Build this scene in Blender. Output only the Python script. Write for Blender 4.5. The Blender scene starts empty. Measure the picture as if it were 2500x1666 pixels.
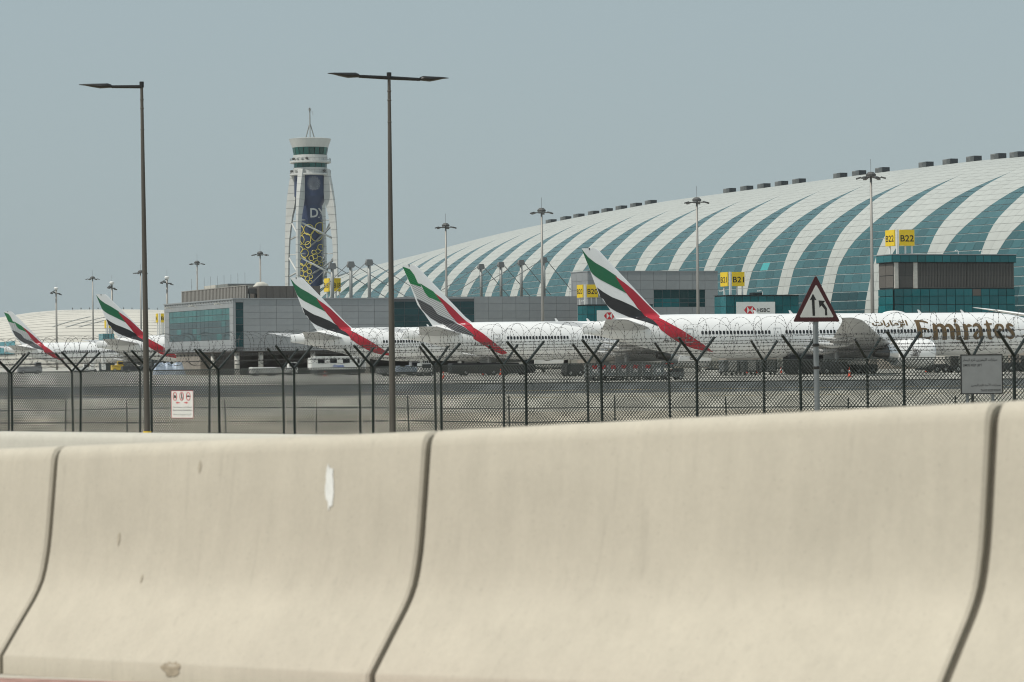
import bpy, bmesh, math, random
from mathutils import Vector, Matrix

random.seed(11)
SC = bpy.context.scene
COL = SC.collection
RAD = math.radians

# ------------------------------------------------------------------ camera
FPX, CX, CY, ZC = 6880.0, 1250.0, 833.0, 2.97      # focal length in photo pixels (2500 wide), eye height over the apron
ROLL = 0.0115
PITCH = math.atan((871.0 - CY) / FPX)
FW = Vector((0, math.cos(PITCH), math.sin(PITCH)))
UP0 = Vector((0, -math.sin(PITCH), math.cos(PITCH)))
RT0 = Vector((1, 0, 0))
RT = RT0 * math.cos(ROLL) - UP0 * math.sin(ROLL)
UPV = UP0 * math.cos(ROLL) + RT0 * math.sin(ROLL)
cam = bpy.data.cameras.new('camera')
cam.sensor_width = 36.0
cam.lens = 36.0 * FPX / 2500.0
cam.clip_start, cam.clip_end = 0.5, 12000.0
cam.dof.use_dof = True
cam.dof.focus_distance = 230.0
cam.dof.aperture_fstop = 7.0
camo = bpy.data.objects.new('camera', cam)
COL.objects.link(camo)
camo.matrix_world = Matrix(((RT.x, UPV.x, -FW.x, 0), (RT.y, UPV.y, -FW.y, 0), (RT.z, UPV.z, -FW.z, ZC), (0, 0, 0, 1)))
SC.camera = camo

# ------------------------------------------------------------------ sky, sun, exposure
SUN_DIR = Vector((-0.46, -0.29, 0.84)).normalized()     # towards the sun: high, from the left
world = bpy.data.worlds.new('World')
SC.world = world
world.use_nodes = True
wn, wl = world.node_tree.nodes, world.node_tree.links
bg = wn['Background']
sky = wn.new('ShaderNodeTexSky')
sky.sky_type = 'NISHITA'
sky.sun_disc = False
sky.sun_elevation = math.asin(SUN_DIR.z)
sky.sun_rotation = math.atan2(SUN_DIR.x, SUN_DIR.y)
sky.altitude = 10.0
sky.air_density = 1.0
sky.dust_density = 3.0
sky.ozone_density = 1.6
hz = wn.new('ShaderNodeMix')                            # dusty desert air: an even grey-blue veil over the clear sky
hz.data_type = 'RGBA'
hz.inputs['Factor'].default_value = 0.84
hz.inputs['B'].default_value = (3.95, 4.82, 5.06, 1)
wl.new(sky.outputs['Color'], hz.inputs['A'])
wl.new(hz.outputs['Result'], bg.inputs['Color'])
bg.inputs['Strength'].default_value = 0.10
sun = bpy.data.lights.new('sun', 'SUN')
sun.energy = 3.2
sun.angle = RAD(0.6)
sun.color = (1.0, 0.95, 0.86)
suno = bpy.data.objects.new('sun', sun)
COL.objects.link(suno)
suno.rotation_euler = SUN_DIR.to_track_quat('Z', 'Y').to_euler()
vs = SC.view_settings
vs.view_transform = 'Standard'
vs.look = 'None'
vs.exposure = 0.0
vs.gamma = 1.0
vs.use_curve_mapping = False
SC.cycles.pixel_filter_type = 'BLACKMAN_HARRIS'
SC.cycles.filter_width = 1.1
SC.cycles.max_bounces = 6
SC.cycles.transparent_max_bounces = 12

# ------------------------------------------------------------------ helpers
def ray(px, py):
    return FW + RT * ((px - CX) / FPX) - UPV * ((py - CY) / FPX)

def at(px, py, D):
    """the point seen at a photo pixel at a depth of D metres"""
    r = ray(px, py)
    p = r * (D / r.y)
    return Vector((p.x, p.y, p.z + ZC))

EA = Vector((0.932, 0.3625, 0)).normalized()            # towards the concourse (right and away)
TA = Vector((-EA.y, EA.x, 0))                           # along the concourse (away, to the left)
YAW = math.atan2(EA.y, EA.x)

def on_t(px, py, t):
    """(q, z) where the pixel meets the upright plane t = const"""
    r = ray(px, py)
    k = t / r.dot(TA)
    return k * r.dot(EA), ZC + k * r.z

def on_q(px, py, q):
    """(t, z) where the pixel meets the upright plane q = const"""
    r = ray(px, py)
    k = q / r.dot(EA)
    return k * r.dot(TA), ZC + k * r.z

def qt(q, t, z=0.0):
    return EA * q + TA * t + Vector((0, 0, z))

def project(p):
    d = p - Vector((0, 0, ZC))
    y = d.dot(FW)
    return CX + FPX * d.dot(RT) / y, CY - FPX * d.dot(UPV) / y

def tag(o, label=None, cat=None, group=None, kind=None):
    if label: o['label'] = label
    if cat: o['category'] = cat
    if group: o['group'] = group
    if kind: o['kind'] = kind
    return o

def empty(name, loc=(0, 0, 0), rz=0.0, label=None, cat=None, group=None):
    o = bpy.data.objects.new(name, None)
    COL.objects.link(o)
    o.location = loc
    o.rotation_euler = (0, 0, rz)
    o.empty_display_size = 0.2
    return tag(o, label, cat, group)

def link(name, me, parent=None, loc=None):
    o = bpy.data.objects.new(name, me)
    COL.objects.link(o)
    if parent is not None: o.parent = parent
    if loc is not None: o.location = loc
    return o

class MB:
    def __init__(s):
        s.v, s.f, s.mi = [], [], []
        s.cur = 0
    def add(s, vv, ff):
        n = len(s.v)
        s.v.extend([tuple(p) for p in vv])
        for f in ff:
            s.f.append(tuple(i + n for i in f)); s.mi.append(s.cur)
        return s
    def box(s, x0, x1, y0, y1, z0, z1):
        return s.add([(x0,y0,z0),(x1,y0,z0),(x1,y1,z0),(x0,y1,z0),(x0,y0,z1),(x1,y0,z1),(x1,y1,z1),(x0,y1,z1)],
              [(0,3,2,1),(4,5,6,7),(0,1,5,4),(1,2,6,5),(2,3,7,6),(3,0,4,7)])
    def obox(s, c, ax, ay, az):
        c, ax, ay, az = Vector(c), Vector(ax), Vector(ay), Vector(az)
        vv = [c+ax*i+ay*j+az*k for k in (-1,1) for i,j in ((-1,-1),(1,-1),(1,1),(-1,1))]
        return s.add(vv, [(0,3,2,1),(4,5,6,7),(0,1,5,4),(1,2,6,5),(2,3,7,6),(3,0,4,7)])
    def quad(s, a, b, c, d):
        return s.add([a,b,c,d], [(0,1,2,3)])
    def prism(s, poly, ax, ay, o, n, depth):
        """flat polygon poly (u,v) on axes ax, ay from o, thickened along n by depth"""
        o, ax, ay, n = Vector(o), Vector(ax), Vector(ay), Vector(n)
        a = [o + ax*u + ay*v + n*depth for u, v in poly]
        b = [o + ax*u + ay*v for u, v in poly]
        m = len(poly)
        ff = [tuple(range(m)), tuple(range(2*m-1, m-1, -1))]
        ff += [(i, i+m, (i+1)%m+m, (i+1)%m) for i in range(m)]
        return s.add(a+b, ff)
    def tube(s, pts, r, n=8, cap=True, closed=False, squash=None):
        pts = [Vector(p) for p in pts]
        m = len(pts)
        rr = r if isinstance(r, (list, tuple)) else [r]*m
        rings = []
        up = None
        for i, p in enumerate(pts):
            if closed: d = pts[(i+1)%m] - pts[i-1]
            else: d = pts[min(i+1, m-1)] - pts[max(i-1, 0)]
            d.normalize()
            if up is None:
                up = Vector((0,0,1)) if abs(d.z) < 0.9 else Vector((0,1,0))
            a = d.cross(up)
            if a.length < 1e-6: a = d.orthogonal()
            a.normalize()
            b = a.cross(d).normalized()
            up = b
            sq = squash or 1.0
            rings.append([p + (a*math.cos(6.28318531*k/n) + b*math.sin(6.28318531*k/n)*sq)*rr[i] for k in range(n)])
        vv = [q for rg in rings for q in rg]
        ff = []
        for i in range(m if closed else m-1):
            j = (i+1) % m
            for k in range(n):
                l = (k+1) % n
                ff.append((i*n+k, j*n+k, j*n+l, i*n+l))
        if cap and not closed:
            ff.append(tuple(range(n))); ff.append(tuple((m-1)*n+k for k in reversed(range(n))))
        return s.add(vv, ff)
    def lathe(s, prof, n=24, c=(0,0,0), cap=True):
        c = Vector(c)
        vv, ff = [], []
        for r, z in prof:
            for k in range(n):
                a = 6.28318531*k/n
                vv.append(c + Vector((r*math.cos(a), r*math.sin(a), z)))
        m = len(prof)
        for i in range(m-1):
            for k in range(n):
                l = (k+1) % n
                ff.append((i*n+k, i*n+l, (i+1)*n+l, (i+1)*n+k))
        if cap:
            ff.append(tuple(reversed(range(n)))); ff.append(tuple((m-1)*n+k for k in range(n)))
        return s.add(vv, ff)
    def mesh(s, name, mats, smooth=False):
        me = bpy.data.meshes.new(name)
        me.from_pydata(s.v, [], s.f)
        if not isinstance(mats, (list, tuple)): mats = [mats]
        for m in mats: me.materials.append(m)
        if len(mats) > 1: me.polygons.foreach_set('material_index', s.mi)
        bm = bmesh.new(); bm.from_mesh(me)
        bmesh.ops.remove_doubles(bm, verts=bm.verts, dist=1e-5)
        bmesh.ops.recalc_face_normals(bm, faces=bm.faces)
        bm.to_mesh(me); bm.free()
        if smooth is True:
            me.polygons.foreach_set('use_smooth', [True]*len(me.polygons))
        elif smooth:
            me.polygons.foreach_set('use_smooth', [True]*len(me.polygons))
            me.set_sharp_from_angle(angle=RAD(smooth))
        me.update()
        return me
    def build(s, name, mats, parent=None, smooth=False, loc=None):
        return link(name, s.mesh(name, mats, smooth), parent, loc)

def interp(tab, x, col=1):
    """smooth table lookup: tab rows (x, ...)"""
    if x <= tab[0][0]: return tab[0][col]
    for a, b in zip(tab, tab[1:]):
        if x <= b[0]:
            k = (x-a[0])/(b[0]-a[0])
            return a[col] + (b[col]-a[col])*k
    return tab[-1][col]

def herm(tab, x, col=1):
    n = len(tab)
    if x <= tab[0][0]: return tab[0][col]
    if x >= tab[-1][0]: return tab[-1][col]
    for i in range(n-1):
        if x <= tab[i+1][0]: break
    def sl(j):
        if j <= 0 or j >= n-1:
            j0, j1 = (0, 1) if j <= 0 else (n-2, n-1)
            return (tab[j1][col]-tab[j0][col])/(tab[j1][0]-tab[j0][0])
        a = (tab[j][col]-tab[j-1][col])/(tab[j][0]-tab[j-1][0])
        b = (tab[j+1][col]-tab[j][col])/(tab[j+1][0]-tab[j][0])
        return 0.0 if a*b <= 0 else 2*a*b/(a+b)
    h = tab[i+1][0]-tab[i][0]
    k = (x-tab[i][0])/h
    k2, k3 = k*k, k*k*k
    return (2*k3-3*k2+1)*tab[i][col] + (k3-2*k2+k)*h*sl(i) + (-2*k3+3*k2)*tab[i+1][col] + (k3-k2)*h*sl(i+1)

# ------------------------------------------------------------------ materials
def pmat(name, c, rough=0.6, metal=0.0, var=0.0, scale=1.0, stretch=(1,1,1), bump=0.0, bscale=None, c2=None, coat=0.0,
         rnd=0.0, ior=1.5, detail=5.0, spec=None, world_space=False):
    m = bpy.data.materials.new(name)
    m.use_nodes = True
    nt = m.node_tree
    n, l = nt.nodes, nt.links
    p = n['Principled BSDF']
    p.inputs['Base Color'].default_value = (*c, 1)
    p.inputs['Roughness'].default_value = rough
    p.inputs['Metallic'].default_value = metal
    p.inputs['IOR'].default_value = ior
    if spec is not None: p.inputs['Specular IOR Level'].default_value = spec
    if coat: p.inputs['Coat Weight'].default_value = coat; p.inputs['Coat Roughness'].default_value = 0.08
    src = None
    if var or bump:
        if world_space:
            g = n.new('ShaderNodeNewGeometry'); out = g.outputs['Position']
        else:
            g = n.new('ShaderNodeTexCoord'); out = g.outputs['Object']
        mp = n.new('ShaderNodeMapping'); mp.inputs['Scale'].default_value = stretch
        l.new(out, mp.inputs['Vector'])
    if var:
        nz = n.new('ShaderNodeTexNoise')
        nz.inputs['Scale'].default_value = scale; nz.inputs['Detail'].default_value = detail; nz.inputs['Roughness'].default_value = 0.6
        l.new(mp.outputs['Vector'], nz.inputs['Vector'])
        rp = n.new('ShaderNodeValToRGB')
        d = c2 or tuple(max(0, x*(1-var)) for x in c)
        e = tuple(min(1, x*(1+var*0.6)) for x in c)
        rp.color_ramp.elements[0].position = 0.3; rp.color_ramp.elements[1].position = 0.7
        rp.color_ramp.elements[0].color = (*d, 1); rp.color_ramp.elements[1].color = (*e, 1)
        l.new(nz.outputs['Fac'], rp.inputs['Fac'])
        src = rp.outputs['Color']
    if rnd:
        oi = n.new('ShaderNodeObjectInfo')
        mr = n.new('ShaderNodeMapRange')
        mr.inputs['To Min'].default_value = 1-rnd; mr.inputs['To Max'].default_value = 1+rnd
        l.new(oi.outputs['Random'], mr.inputs['Value'])
        mx = n.new('ShaderNodeVectorMath'); mx.operation = 'SCALE'
        if src: l.new(src, mx.inputs[0])
        else: mx.inputs[0].default_value = c
        l.new(mr.outputs['Result'], mx.inputs['Scale'])
        src = mx.outputs['Vector']
    if src: l.new(src, p.inputs['Base Color'])
    if bump:
        nb = n.new('ShaderNodeTexNoise')
        nb.inputs['Scale'].default_value = bscale or scale*6; nb.inputs['Detail'].default_value = 6
        l.new(mp.outputs['Vector'], nb.inputs['Vector'])
        bp = n.new('ShaderNodeBump'); bp.inputs['Strength'].default_value = bump; bp.inputs['Distance'].default_value = 0.02
        l.new(nb.outputs['Fac'], bp.inputs['Height'])
        l.new(bp.outputs['Normal'], p.inputs['Normal'])
    return m

M = {}
M['apron'] = pmat('apron_concrete', (0.46, 0.445, 0.40), 0.85, var=0.20, scale=0.05, stretch=(1,2.2,1), world_space=True, bump=0.1, bscale=3)
def add_slabs(m, size, dark, ang):
    n, l = m.node_tree.nodes, m.node_tree.links
    b = n['Principled BSDF']
    src = b.inputs['Base Color'].links[0].from_socket
    g = n.new('ShaderNodeNewGeometry'); mp = n.new('ShaderNodeMapping'); mp.inputs['Rotation'].default_value = (0, 0, ang)
    l.new(g.outputs['Position'], mp.inputs['Vector'])
    bt = n.new('ShaderNodeTexBrick')
    bt.offset = 0.0
    bt.inputs['Color1'].default_value = (1, 1, 1, 1); bt.inputs['Color2'].default_value = (0.86, 0.86, 0.85, 1); bt.inputs['Mortar'].default_value = (dark, dark, dark, 1)
    bt.inputs['Scale'].default_value = 1.0; bt.inputs['Mortar Size'].default_value = 0.12; bt.inputs['Brick Width'].default_value = size; bt.inputs['Row Height'].default_value = size
    l.new(mp.outputs['Vector'], bt.inputs['Vector'])
    st = n.new('ShaderNodeTexNoise'); st.inputs['Scale'].default_value = 0.22; st.inputs['Detail'].default_value = 3
    l.new(g.outputs['Position'], st.inputs['Vector'])
    mr = n.new('ShaderNodeMapRange'); mr.inputs['From Min'].default_value = 0.60; mr.inputs['From Max'].default_value = 0.72; mr.inputs['To Min'].default_value = 1.0; mr.inputs['To Max'].default_value = 0.82
    l.new(st.outputs['Fac'], mr.inputs['Value'])
    a = n.new('ShaderNodeVectorMath'); a.operation = 'MULTIPLY'; l.new(src, a.inputs[0]); l.new(bt.outputs['Color'], a.inputs[1])
    c = n.new('ShaderNodeVectorMath'); c.operation = 'SCALE'; l.new(a.outputs['Vector'], c.inputs[0]); l.new(mr.outputs['Result'], c.inputs['Scale'])
    l.new(c.outputs['Vector'], b.inputs['Base Color'])
add_slabs(M['apron'], 7.5, 0.45, -YAW)
M['asphalt'] = pmat('asphalt', (0.10, 0.108, 0.107), 0.9, var=0.12, scale=0.06, stretch=(0.35,2.4,1), world_space=True, bump=0.2, bscale=8)
M['pale_strip'] = pmat('worn_concrete', (0.48, 0.455, 0.385), 0.9, var=0.13, scale=0.05, stretch=(0.5,3,1), world_space=True)
add_slabs(M['pale_strip'], 7.5, 0.5, -YAW)
M['sand'] = pmat('sand', (0.47, 0.42, 0.33), 0.95, var=0.3, scale=0.35, world_space=True, bump=0.5, bscale=4)
M['yellow_line'] = pmat('yellow_paint', (0.62, 0.40, 0.07), 0.7, var=0.35, scale=0.5, world_space=True)
M['white_line'] = pmat('white_paint_line', (0.65, 0.64, 0.6), 0.7, var=0.25, scale=0.6, world_space=True)
M['road'] = pmat('road_concrete', (0.30, 0.28, 0.24), 0.9, var=0.25, scale=1.2, world_space=True, bump=0.4, bscale=40)
M['paver'] = pmat('red_paver', (0.40, 0.235, 0.20), 0.9, var=0.3, scale=6, rnd=0.16, bump=0.3, bscale=60)
M['kerb'] = pmat('kerb_concrete', (0.46, 0.43, 0.37), 0.9, var=0.2, scale=4)
M['roof_white'] = pmat('roof_panel_cream', (0.43, 0.448, 0.425), 0.55, rnd=0.035, var=0.05, scale=0.25)
M['roof_white_stuff'] = pmat('roof_panel_cream_far', (0.43, 0.448, 0.425), 0.55, var=0.07, scale=0.35)
M['roof_joint'] = pmat('roof_joint', (0.345, 0.355, 0.345), 0.8)
M['glass_roof'] = pmat('teal_roof_glass', (0.038, 0.118, 0.130), 0.16, rnd=0.20, ior=1.55, var=0.12, scale=0.08, spec=0.55)
M['glass_roof_far'] = pmat('teal_roof_glass_far', (0.038, 0.118, 0.130), 0.16, ior=1.55, var=0.2, scale=0.5, spec=0.55)
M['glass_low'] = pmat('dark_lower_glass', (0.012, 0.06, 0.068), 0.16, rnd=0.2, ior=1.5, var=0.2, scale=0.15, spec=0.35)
M['glass_bright'] = pmat('teal_glass_open', (0.06, 0.36, 0.37), 0.2, ior=1.5)
M['glass_frame'] = pmat('pale_glazing_bar', (0.42, 0.47, 0.46), 0.5)
M['vent_dark'] = pmat('vent_dark', (0.035, 0.042, 0.048), 0.5)
M['vent_grey'] = pmat('vent_grey', (0.20, 0.21, 0.21), 0.6, var=0.2, scale=6, stretch=(1,1,12))
M['teal'] = pmat('teal_curtain_glass', (0.010, 0.115, 0.13), 0.12, rnd=0.22, ior=1.5)
M['teal_dark'] = pmat('dark_teal_glass', (0.008, 0.045, 0.05), 0.12, rnd=0.25, ior=1.5)
M['teal_hall'] = pmat('green_hall_glass', (0.02, 0.12, 0.115), 0.10, rnd=0.2, ior=1.5)
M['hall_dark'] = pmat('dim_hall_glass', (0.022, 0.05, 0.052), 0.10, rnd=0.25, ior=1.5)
M['mullion'] = pmat('dark_mullion', (0.02, 0.03, 0.032), 0.5)
M['clad'] = pmat('grey_aluminium_cladding', (0.30, 0.315, 0.325), 0.5, metal=0.15, rnd=0.05, var=0.06, scale=0.6)
M['clad_joint'] = pmat('cladding_joint', (0.13, 0.135, 0.14), 0.8)
M['louvre'] = pmat('dark_louvre', (0.115, 0.105, 0.095), 0.7, rnd=0.08, var=0.1, scale=3)
M['louvre_slat'] = pmat('louvre_slat', (0.30, 0.285, 0.26), 0.6, var=0.1, scale=3)
M['dark_slat'] = pmat('dark_louvre_slat', (0.12, 0.118, 0.112), 0.6, var=0.1, scale=3)
M['louvre_block'] = pmat('gate_block_louvre', (0.075, 0.073, 0.070), 0.7, rnd=0.08, var=0.1, scale=3)
M['cream_metal'] = pmat('cream_metal', (0.55, 0.53, 0.47), 0.6, var=0.1, scale=2)
M['white_metal'] = pmat('white_metal', (0.74, 0.745, 0.73), 0.45, var=0.06, scale=2)
M['under'] = pmat('undercroft_render', (0.24, 0.215, 0.185), 0.85, var=0.25, scale=0.8)
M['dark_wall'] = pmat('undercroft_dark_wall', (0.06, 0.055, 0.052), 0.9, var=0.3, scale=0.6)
M['column'] = pmat('concrete_column', (0.50, 0.485, 0.45), 0.8, var=0.15, scale=2)
M['far_roof'] = pmat('far_roof_beige', (0.60, 0.575, 0.515), 0.6, var=0.06, scale=0.1)
M['far_joint'] = pmat('far_roof_joint', (0.30, 0.29, 0.27), 0.8)
M['far_glass'] = pmat('far_glass', (0.10, 0.26, 0.29), 0.2, rnd=0.12)
M['yellow'] = pmat('yellow_sign', (0.78, 0.55, 0.02), 0.5, var=0.05, scale=2)
M['black'] = pmat('black_print', (0.012, 0.012, 0.013), 0.5)
M['mast'] = pmat('galvanised_mast', (0.30, 0.29, 0.27), 0.5, metal=0.3, var=0.15, scale=1.5, stretch=(1,1,0.2))
M['mast_dark'] = pmat('floodlight_body', (0.10, 0.10, 0.098), 0.5, metal=0.3)
M['lamp_glass'] = pmat('floodlight_glass', (0.5, 0.5, 0.48), 0.2)
M['stay'] = pmat('stay_mast_grey', (0.30, 0.31, 0.30), 0.5, metal=0.2, var=0.1, scale=2)
M['stay_cap'] = pmat('stay_cap_dark', (0.19, 0.195, 0.195), 0.6)
M['cable'] = pmat('steel_cable', (0.17, 0.18, 0.185), 0.5)

# ------------------------------------------------------------------ ground, apron bands, road
def sheet(name, pts, z, m):
    mb = MB()
    zz = z if callable(z) else (lambda x, y: z)
    mb.add([(x, y, zz(x, y)) for x, y in pts], [tuple(range(len(pts)))])
    return tag(mb.build(name, m), kind='structure')

sheet('ground', [(-2400, -200), (2400, -200), (2400, 4200), (-2400, 4200)], 0.0, M['apron'])
def band(name, m, dl, dr, wl_, wr_, z):
    """a band lying across the apron; its near edge dl..dr and far edge dl+wl_..dr+wr_ at x = -60 / +60"""
    def ed(x, a, b): return a + (b-a)*(x+60)/120
    xs = (-400, 400)
    return sheet(name, [(xs[0], ed(xs[0], dl, dr)), (xs[1], ed(xs[1], dl, dr)), (xs[1], ed(xs[1], dl+wl_, dr+wr_)), (xs[0], ed(xs[0], dl+wl_, dr+wr_))], z, m)
sheet('verge', [(-400, 60), (400, 60), (400, 150), (-400, 150)], 0.004, M['sand'])
band('service_road', M['pale_strip'], 150, 150, 78, 72, 0.004)
band('taxilane', M['asphalt'], 226, 221, 100, 68, 0.008)
band('stand_edge_road', M['asphalt'], 350, 352, 6, 2, 0.008)
for i, (a, b, w) in enumerate(((246, 240, 0.9), (340, 300, 0.5), (205, 199, 0.5))):
    mk = band('taxiway_marking', M['yellow_line'] if i != 1 else M['white_line'], a, b, w, w, 0.012)

# the raised road: three lanes climbing gently to the right, then an embankment down to the airfield
FD = Vector((0.777, -0.63, 0)).normalized()             # direction of the road and the fences (to the right, nearer)
FN = Vector((0.63, 0.777, 0)).normalized()              # across it, away from the camera
J2 = Vector((-0.335, 12.07, 0))
def road_z(p):
    s = (Vector((p[0], p[1], 0)) - J2).dot(FD)
    return 1.555 + 0.043*max(-30, min(30, s))
def road_strip(name, n0, n1, m, dz=0.0, fall=None):
    mb = MB()
    N = 24
    vv, ff = [], []
    for i in range(N+1):
        s = -60 + 120*i/N
        for j, nn in enumerate((n0, n1)):
            p = J2 + FD*s + FN*nn
            z = road_z(p) + dz
            if fall is not None and j == 1: z = fall
            vv.append((p.x, p.y, z))
    for i in range(N): ff.append((2*i, 2*i+2, 2*i+3, 2*i+1))
    mb.add(vv, ff)
    return tag(mb.build(name, m), kind='structure')
road_strip('near_carriageway', -30, -0.95, M['road'])
road_strip('far_carriageway', 0.4, 6.4, M['road'])
road_strip('embankment', 6.4, 44, M['sand'], 0.0, fall=-0.02)
pv = road_strip('pavement', -0.95, 0.4, M['kerb'], 0.012)

# ------------------------------------------------------------------ panels helper
PANEL_CACHE = {}
def panel_mesh(name, w, h, d, axis, m, gap):
    k = (name, round(w, 3), round(h, 3), round(d, 3), axis, m.name, gap)
    if k not in PANEL_CACHE:
        g = gap/2
        mb = MB()
        if axis == 'front': mb.box(g, w-g, -d, 0, g, h-g)
        else: mb.box(-d, 0, g, w-g, g, h-g)
        PANEL_CACHE[k] = mb.mesh(name, m)
    return PANEL_CACHE[k]

def grid(parent, name, us, zs, fixed, axis, mat, gap=0.08, d=0.08, skip=None, pick=None):
    """separate panels on a front face (u = local x, face at y = fixed) or a side face (u = local y, face at x = fixed)"""
    for i in range(len(us)-1):
        for j in range(len(zs)-1):
            if skip and skip(i, j): continue
            m = pick(i, j) if pick else mat
            me = panel_mesh(name, us[i+1]-us[i], zs[j+1]-zs[j], d, axis, m, gap)
            loc = (us[i], fixed, zs[j]) if axis == 'front' else (fixed, us[i], zs[j])
            link(name, me, parent, loc)

def frange(a, b, n): return [a+(b-a)*i/n for i in range(n+1)]

# ------------------------------------------------------------------ concourse: long vault with glass crescents
TK0, DTK = 538.9, 22.5
HT = [(-9, 40), (-6, 43.0), (-3, 45.4), (0, 47.0), (2, 48.0), (5, 48.3), (9, 48.3), (11, 47.6), (13, 46.6), (15, 45.2), (19, 41.0), (22, 38.0), (25, 34.4), (28, 30.5), (31, 25.5), (34, 18)]
QAX = 345.0
PROF_V = [(302.9, 0), (302.9, 8), (303.2, 13), (304.2, 18), (305.5, 22.8), (306.7, 26), (308.4, 29.4), (310.5, 32.2), (312.7, 34.25), (315, 36.2), (317.6, 38.2), (320, 39.75), (322.5, 41.1), (326.2, 42.85), (331, 44.9), (336, 46.7), (341, 47.9), (345, 48.3)]
ARC = [0.0]
for _a, _b in zip(PROF_V, PROF_V[1:]): ARC.append(ARC[-1] + math.hypot(_b[0]-_a[0], _b[1]-_a[1]))
TABQ = [(s, q-QAX, z/48.3) for s, (q, z) in zip(ARC, PROF_V)]
WID = [(0, 0.73), (23, 0.73), (26, 0.68), (28.4, 0.63), (31.3, 0.54), (34, 0.455), (37, 0.41), (40, 0.345), (43, 0.265), (46, 0.18), (49, 0.10), (52, 0.04), (54.5, 0.0), (90, 0.0)]
STOT = ARC[-1]
def vault_h(t): return herm(HT, (t-TK0)/DTK)
def vault(t, s, off=0.0):
    """s: distance up the near slope from the foot; past STOT it mirrors down the far side"""
    m = s > STOT
    ss = 2*STOT-s if m else s
    h = vault_h(t); w = 0.45+0.55*h/48.3
    e = 0.3
    q, z = herm(TABQ, ss, 1), herm(TABQ, ss, 2)
    q1, z1_ = herm(TABQ, min(ss+e, STOT), 1), herm(TABQ, min(ss+e, STOT), 2)
    q0, z0_ = herm(TABQ, max(ss-e, 0), 1), herm(TABQ, max(ss-e, 0), 2)
    n = Vector((-(z1_-z0_)*48.3, 0, q1-q0)).normalized()
    p = Vector((q*w, 0, z*h)) + n*off
    return Vector((QAX + (-p.x if m else p.x), t, p.z))
conc = empty('concourse', (0, 0, 0), YAW, 'long arched concourse with cream roof bands and curved teal glass crescents', 'terminal building')
NR = 34
PH = [STOT*j/NR for j in range(NR+1)]
def cres(s): return herm(WID, s)*DTK
panes, clads = [], []
back_g, back_w = MB(), MB()
def patch4(t00, t01, t10, t11, p0, p1, off):
    return [vault(t00, p0, off), vault(t01, p0, off), vault(t11, p1, off), vault(t10, p1, off)]
for k in range(-7, 31):
    t0 = TK0 + DTK*k; t1 = t0 + DTK
    for j in range(NR):
        p0, p1 = PH[j], PH[j+1]
        a0, a1 = t0 + cres(p0), t0 + cres(p1)
        if a0 - t0 > 0.05:
            nc = 4 if j < 14 else (3 if j < 18 else (2 if j < 21 else 1))
            if k > 12: nc = max(1, nc-2)
            back_g.add(patch4(t0, a0, t0, a1, p0, p1, -0.10), [(0,1,2,3)])
            for c in range(nc):
                f0, f1 = c/nc, (c+1)/nc
                q = patch4(t0+(a0-t0)*f0, t0+(a0-t0)*f1, t0+(a1-t0)*f0, t0+(a1-t0)*f1, p0, p1, 0.03)
                panes.append((q, k, j, c))
        nc = 2 if (t1-a0) < 9 else 4
        back_w.add(patch4(a0, t1, a1, t1, p0, p1, -0.10), [(0,1,2,3)])
        for c in range(nc):
            f0, f1 = c/nc, (c+1)/nc
            q = patch4(a0+(t1-a0)*f0, a0+(t1-a0)*f1, a1+(t1-a1)*f0, a1+(t1-a1)*f1, p0, p1, 0.03)
            clads.append((q, k, j, c))
back_g.build('glazing_frame', M['glass_frame'], conc)
# far side of the vault closes the volume
farside = MB()
for k in range(-7, 31):
    for j in range(10):
        p0, p1 = STOT*(1+j/10), STOT*(1+(j+1)/10)
        farside.add(patch4(TK0+DTK*k, TK0+DTK*(k+1), TK0+DTK*k, TK0+DTK*(k+1), p0, p1, 0.0), [(0,1,2,3)])
farside.build('far_slope', M['roof_white_stuff'], conc, True)
back_w.build('roof_deck', M['roof_joint'], conc)
Rz = Matrix.Rotation(YAW, 3, 'Z')
def scr_area(q):
    s = [project(Rz @ p) for p in q]
    cx = sum(p[0] for p in s)/4; cy = sum(p[1] for p in s)/4
    A = 0
    for i in range(4):
        A += s[i][0]*s[(i+1)%4][1] - s[(i+1)%4][0]*s[i][1]
    vis = 0 < cx < 2500 and cy < 770
    return abs(A) if vis else 0.0
def shrink(q, ga, gb, tilt=0.0):
    """inset a quad by ga metres along t and gb metres along the slope"""
    a, b, c, d = q
    u0 = (b-a); u1 = (c-d); v0 = (d-a); v1 = (c-b)
    lu0, lu1, lv0, lv1 = (max(x.length, 1e-4) for x in (u0, u1, v0, v1))
    g = min(ga, lu0*0.3); h = min(ga, lu1*0.3); e = min(gb, lv0*0.3); f = min(gb, lv1*0.3)
    a2 = a + u0*(g/lu0) + v0*(e/lv0); b2 = b - u0*(g/lu0) + v1*(f/lv1)
    c2 = c - u1*(h/lu1) - v1*(f/lv1); d2 = d + u1*(h/lu1) - v0*(e/lv0)
    if tilt:
        n = (b-a).cross(d-a)
        if n.length > 1e-6:
            n.normalize()
            r = [random.uniform(0, tilt) for _ in range(2)]
            a2 += n*r[0]; b2 += n*r[1]
    return [a2, b2, c2, d2]
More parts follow.
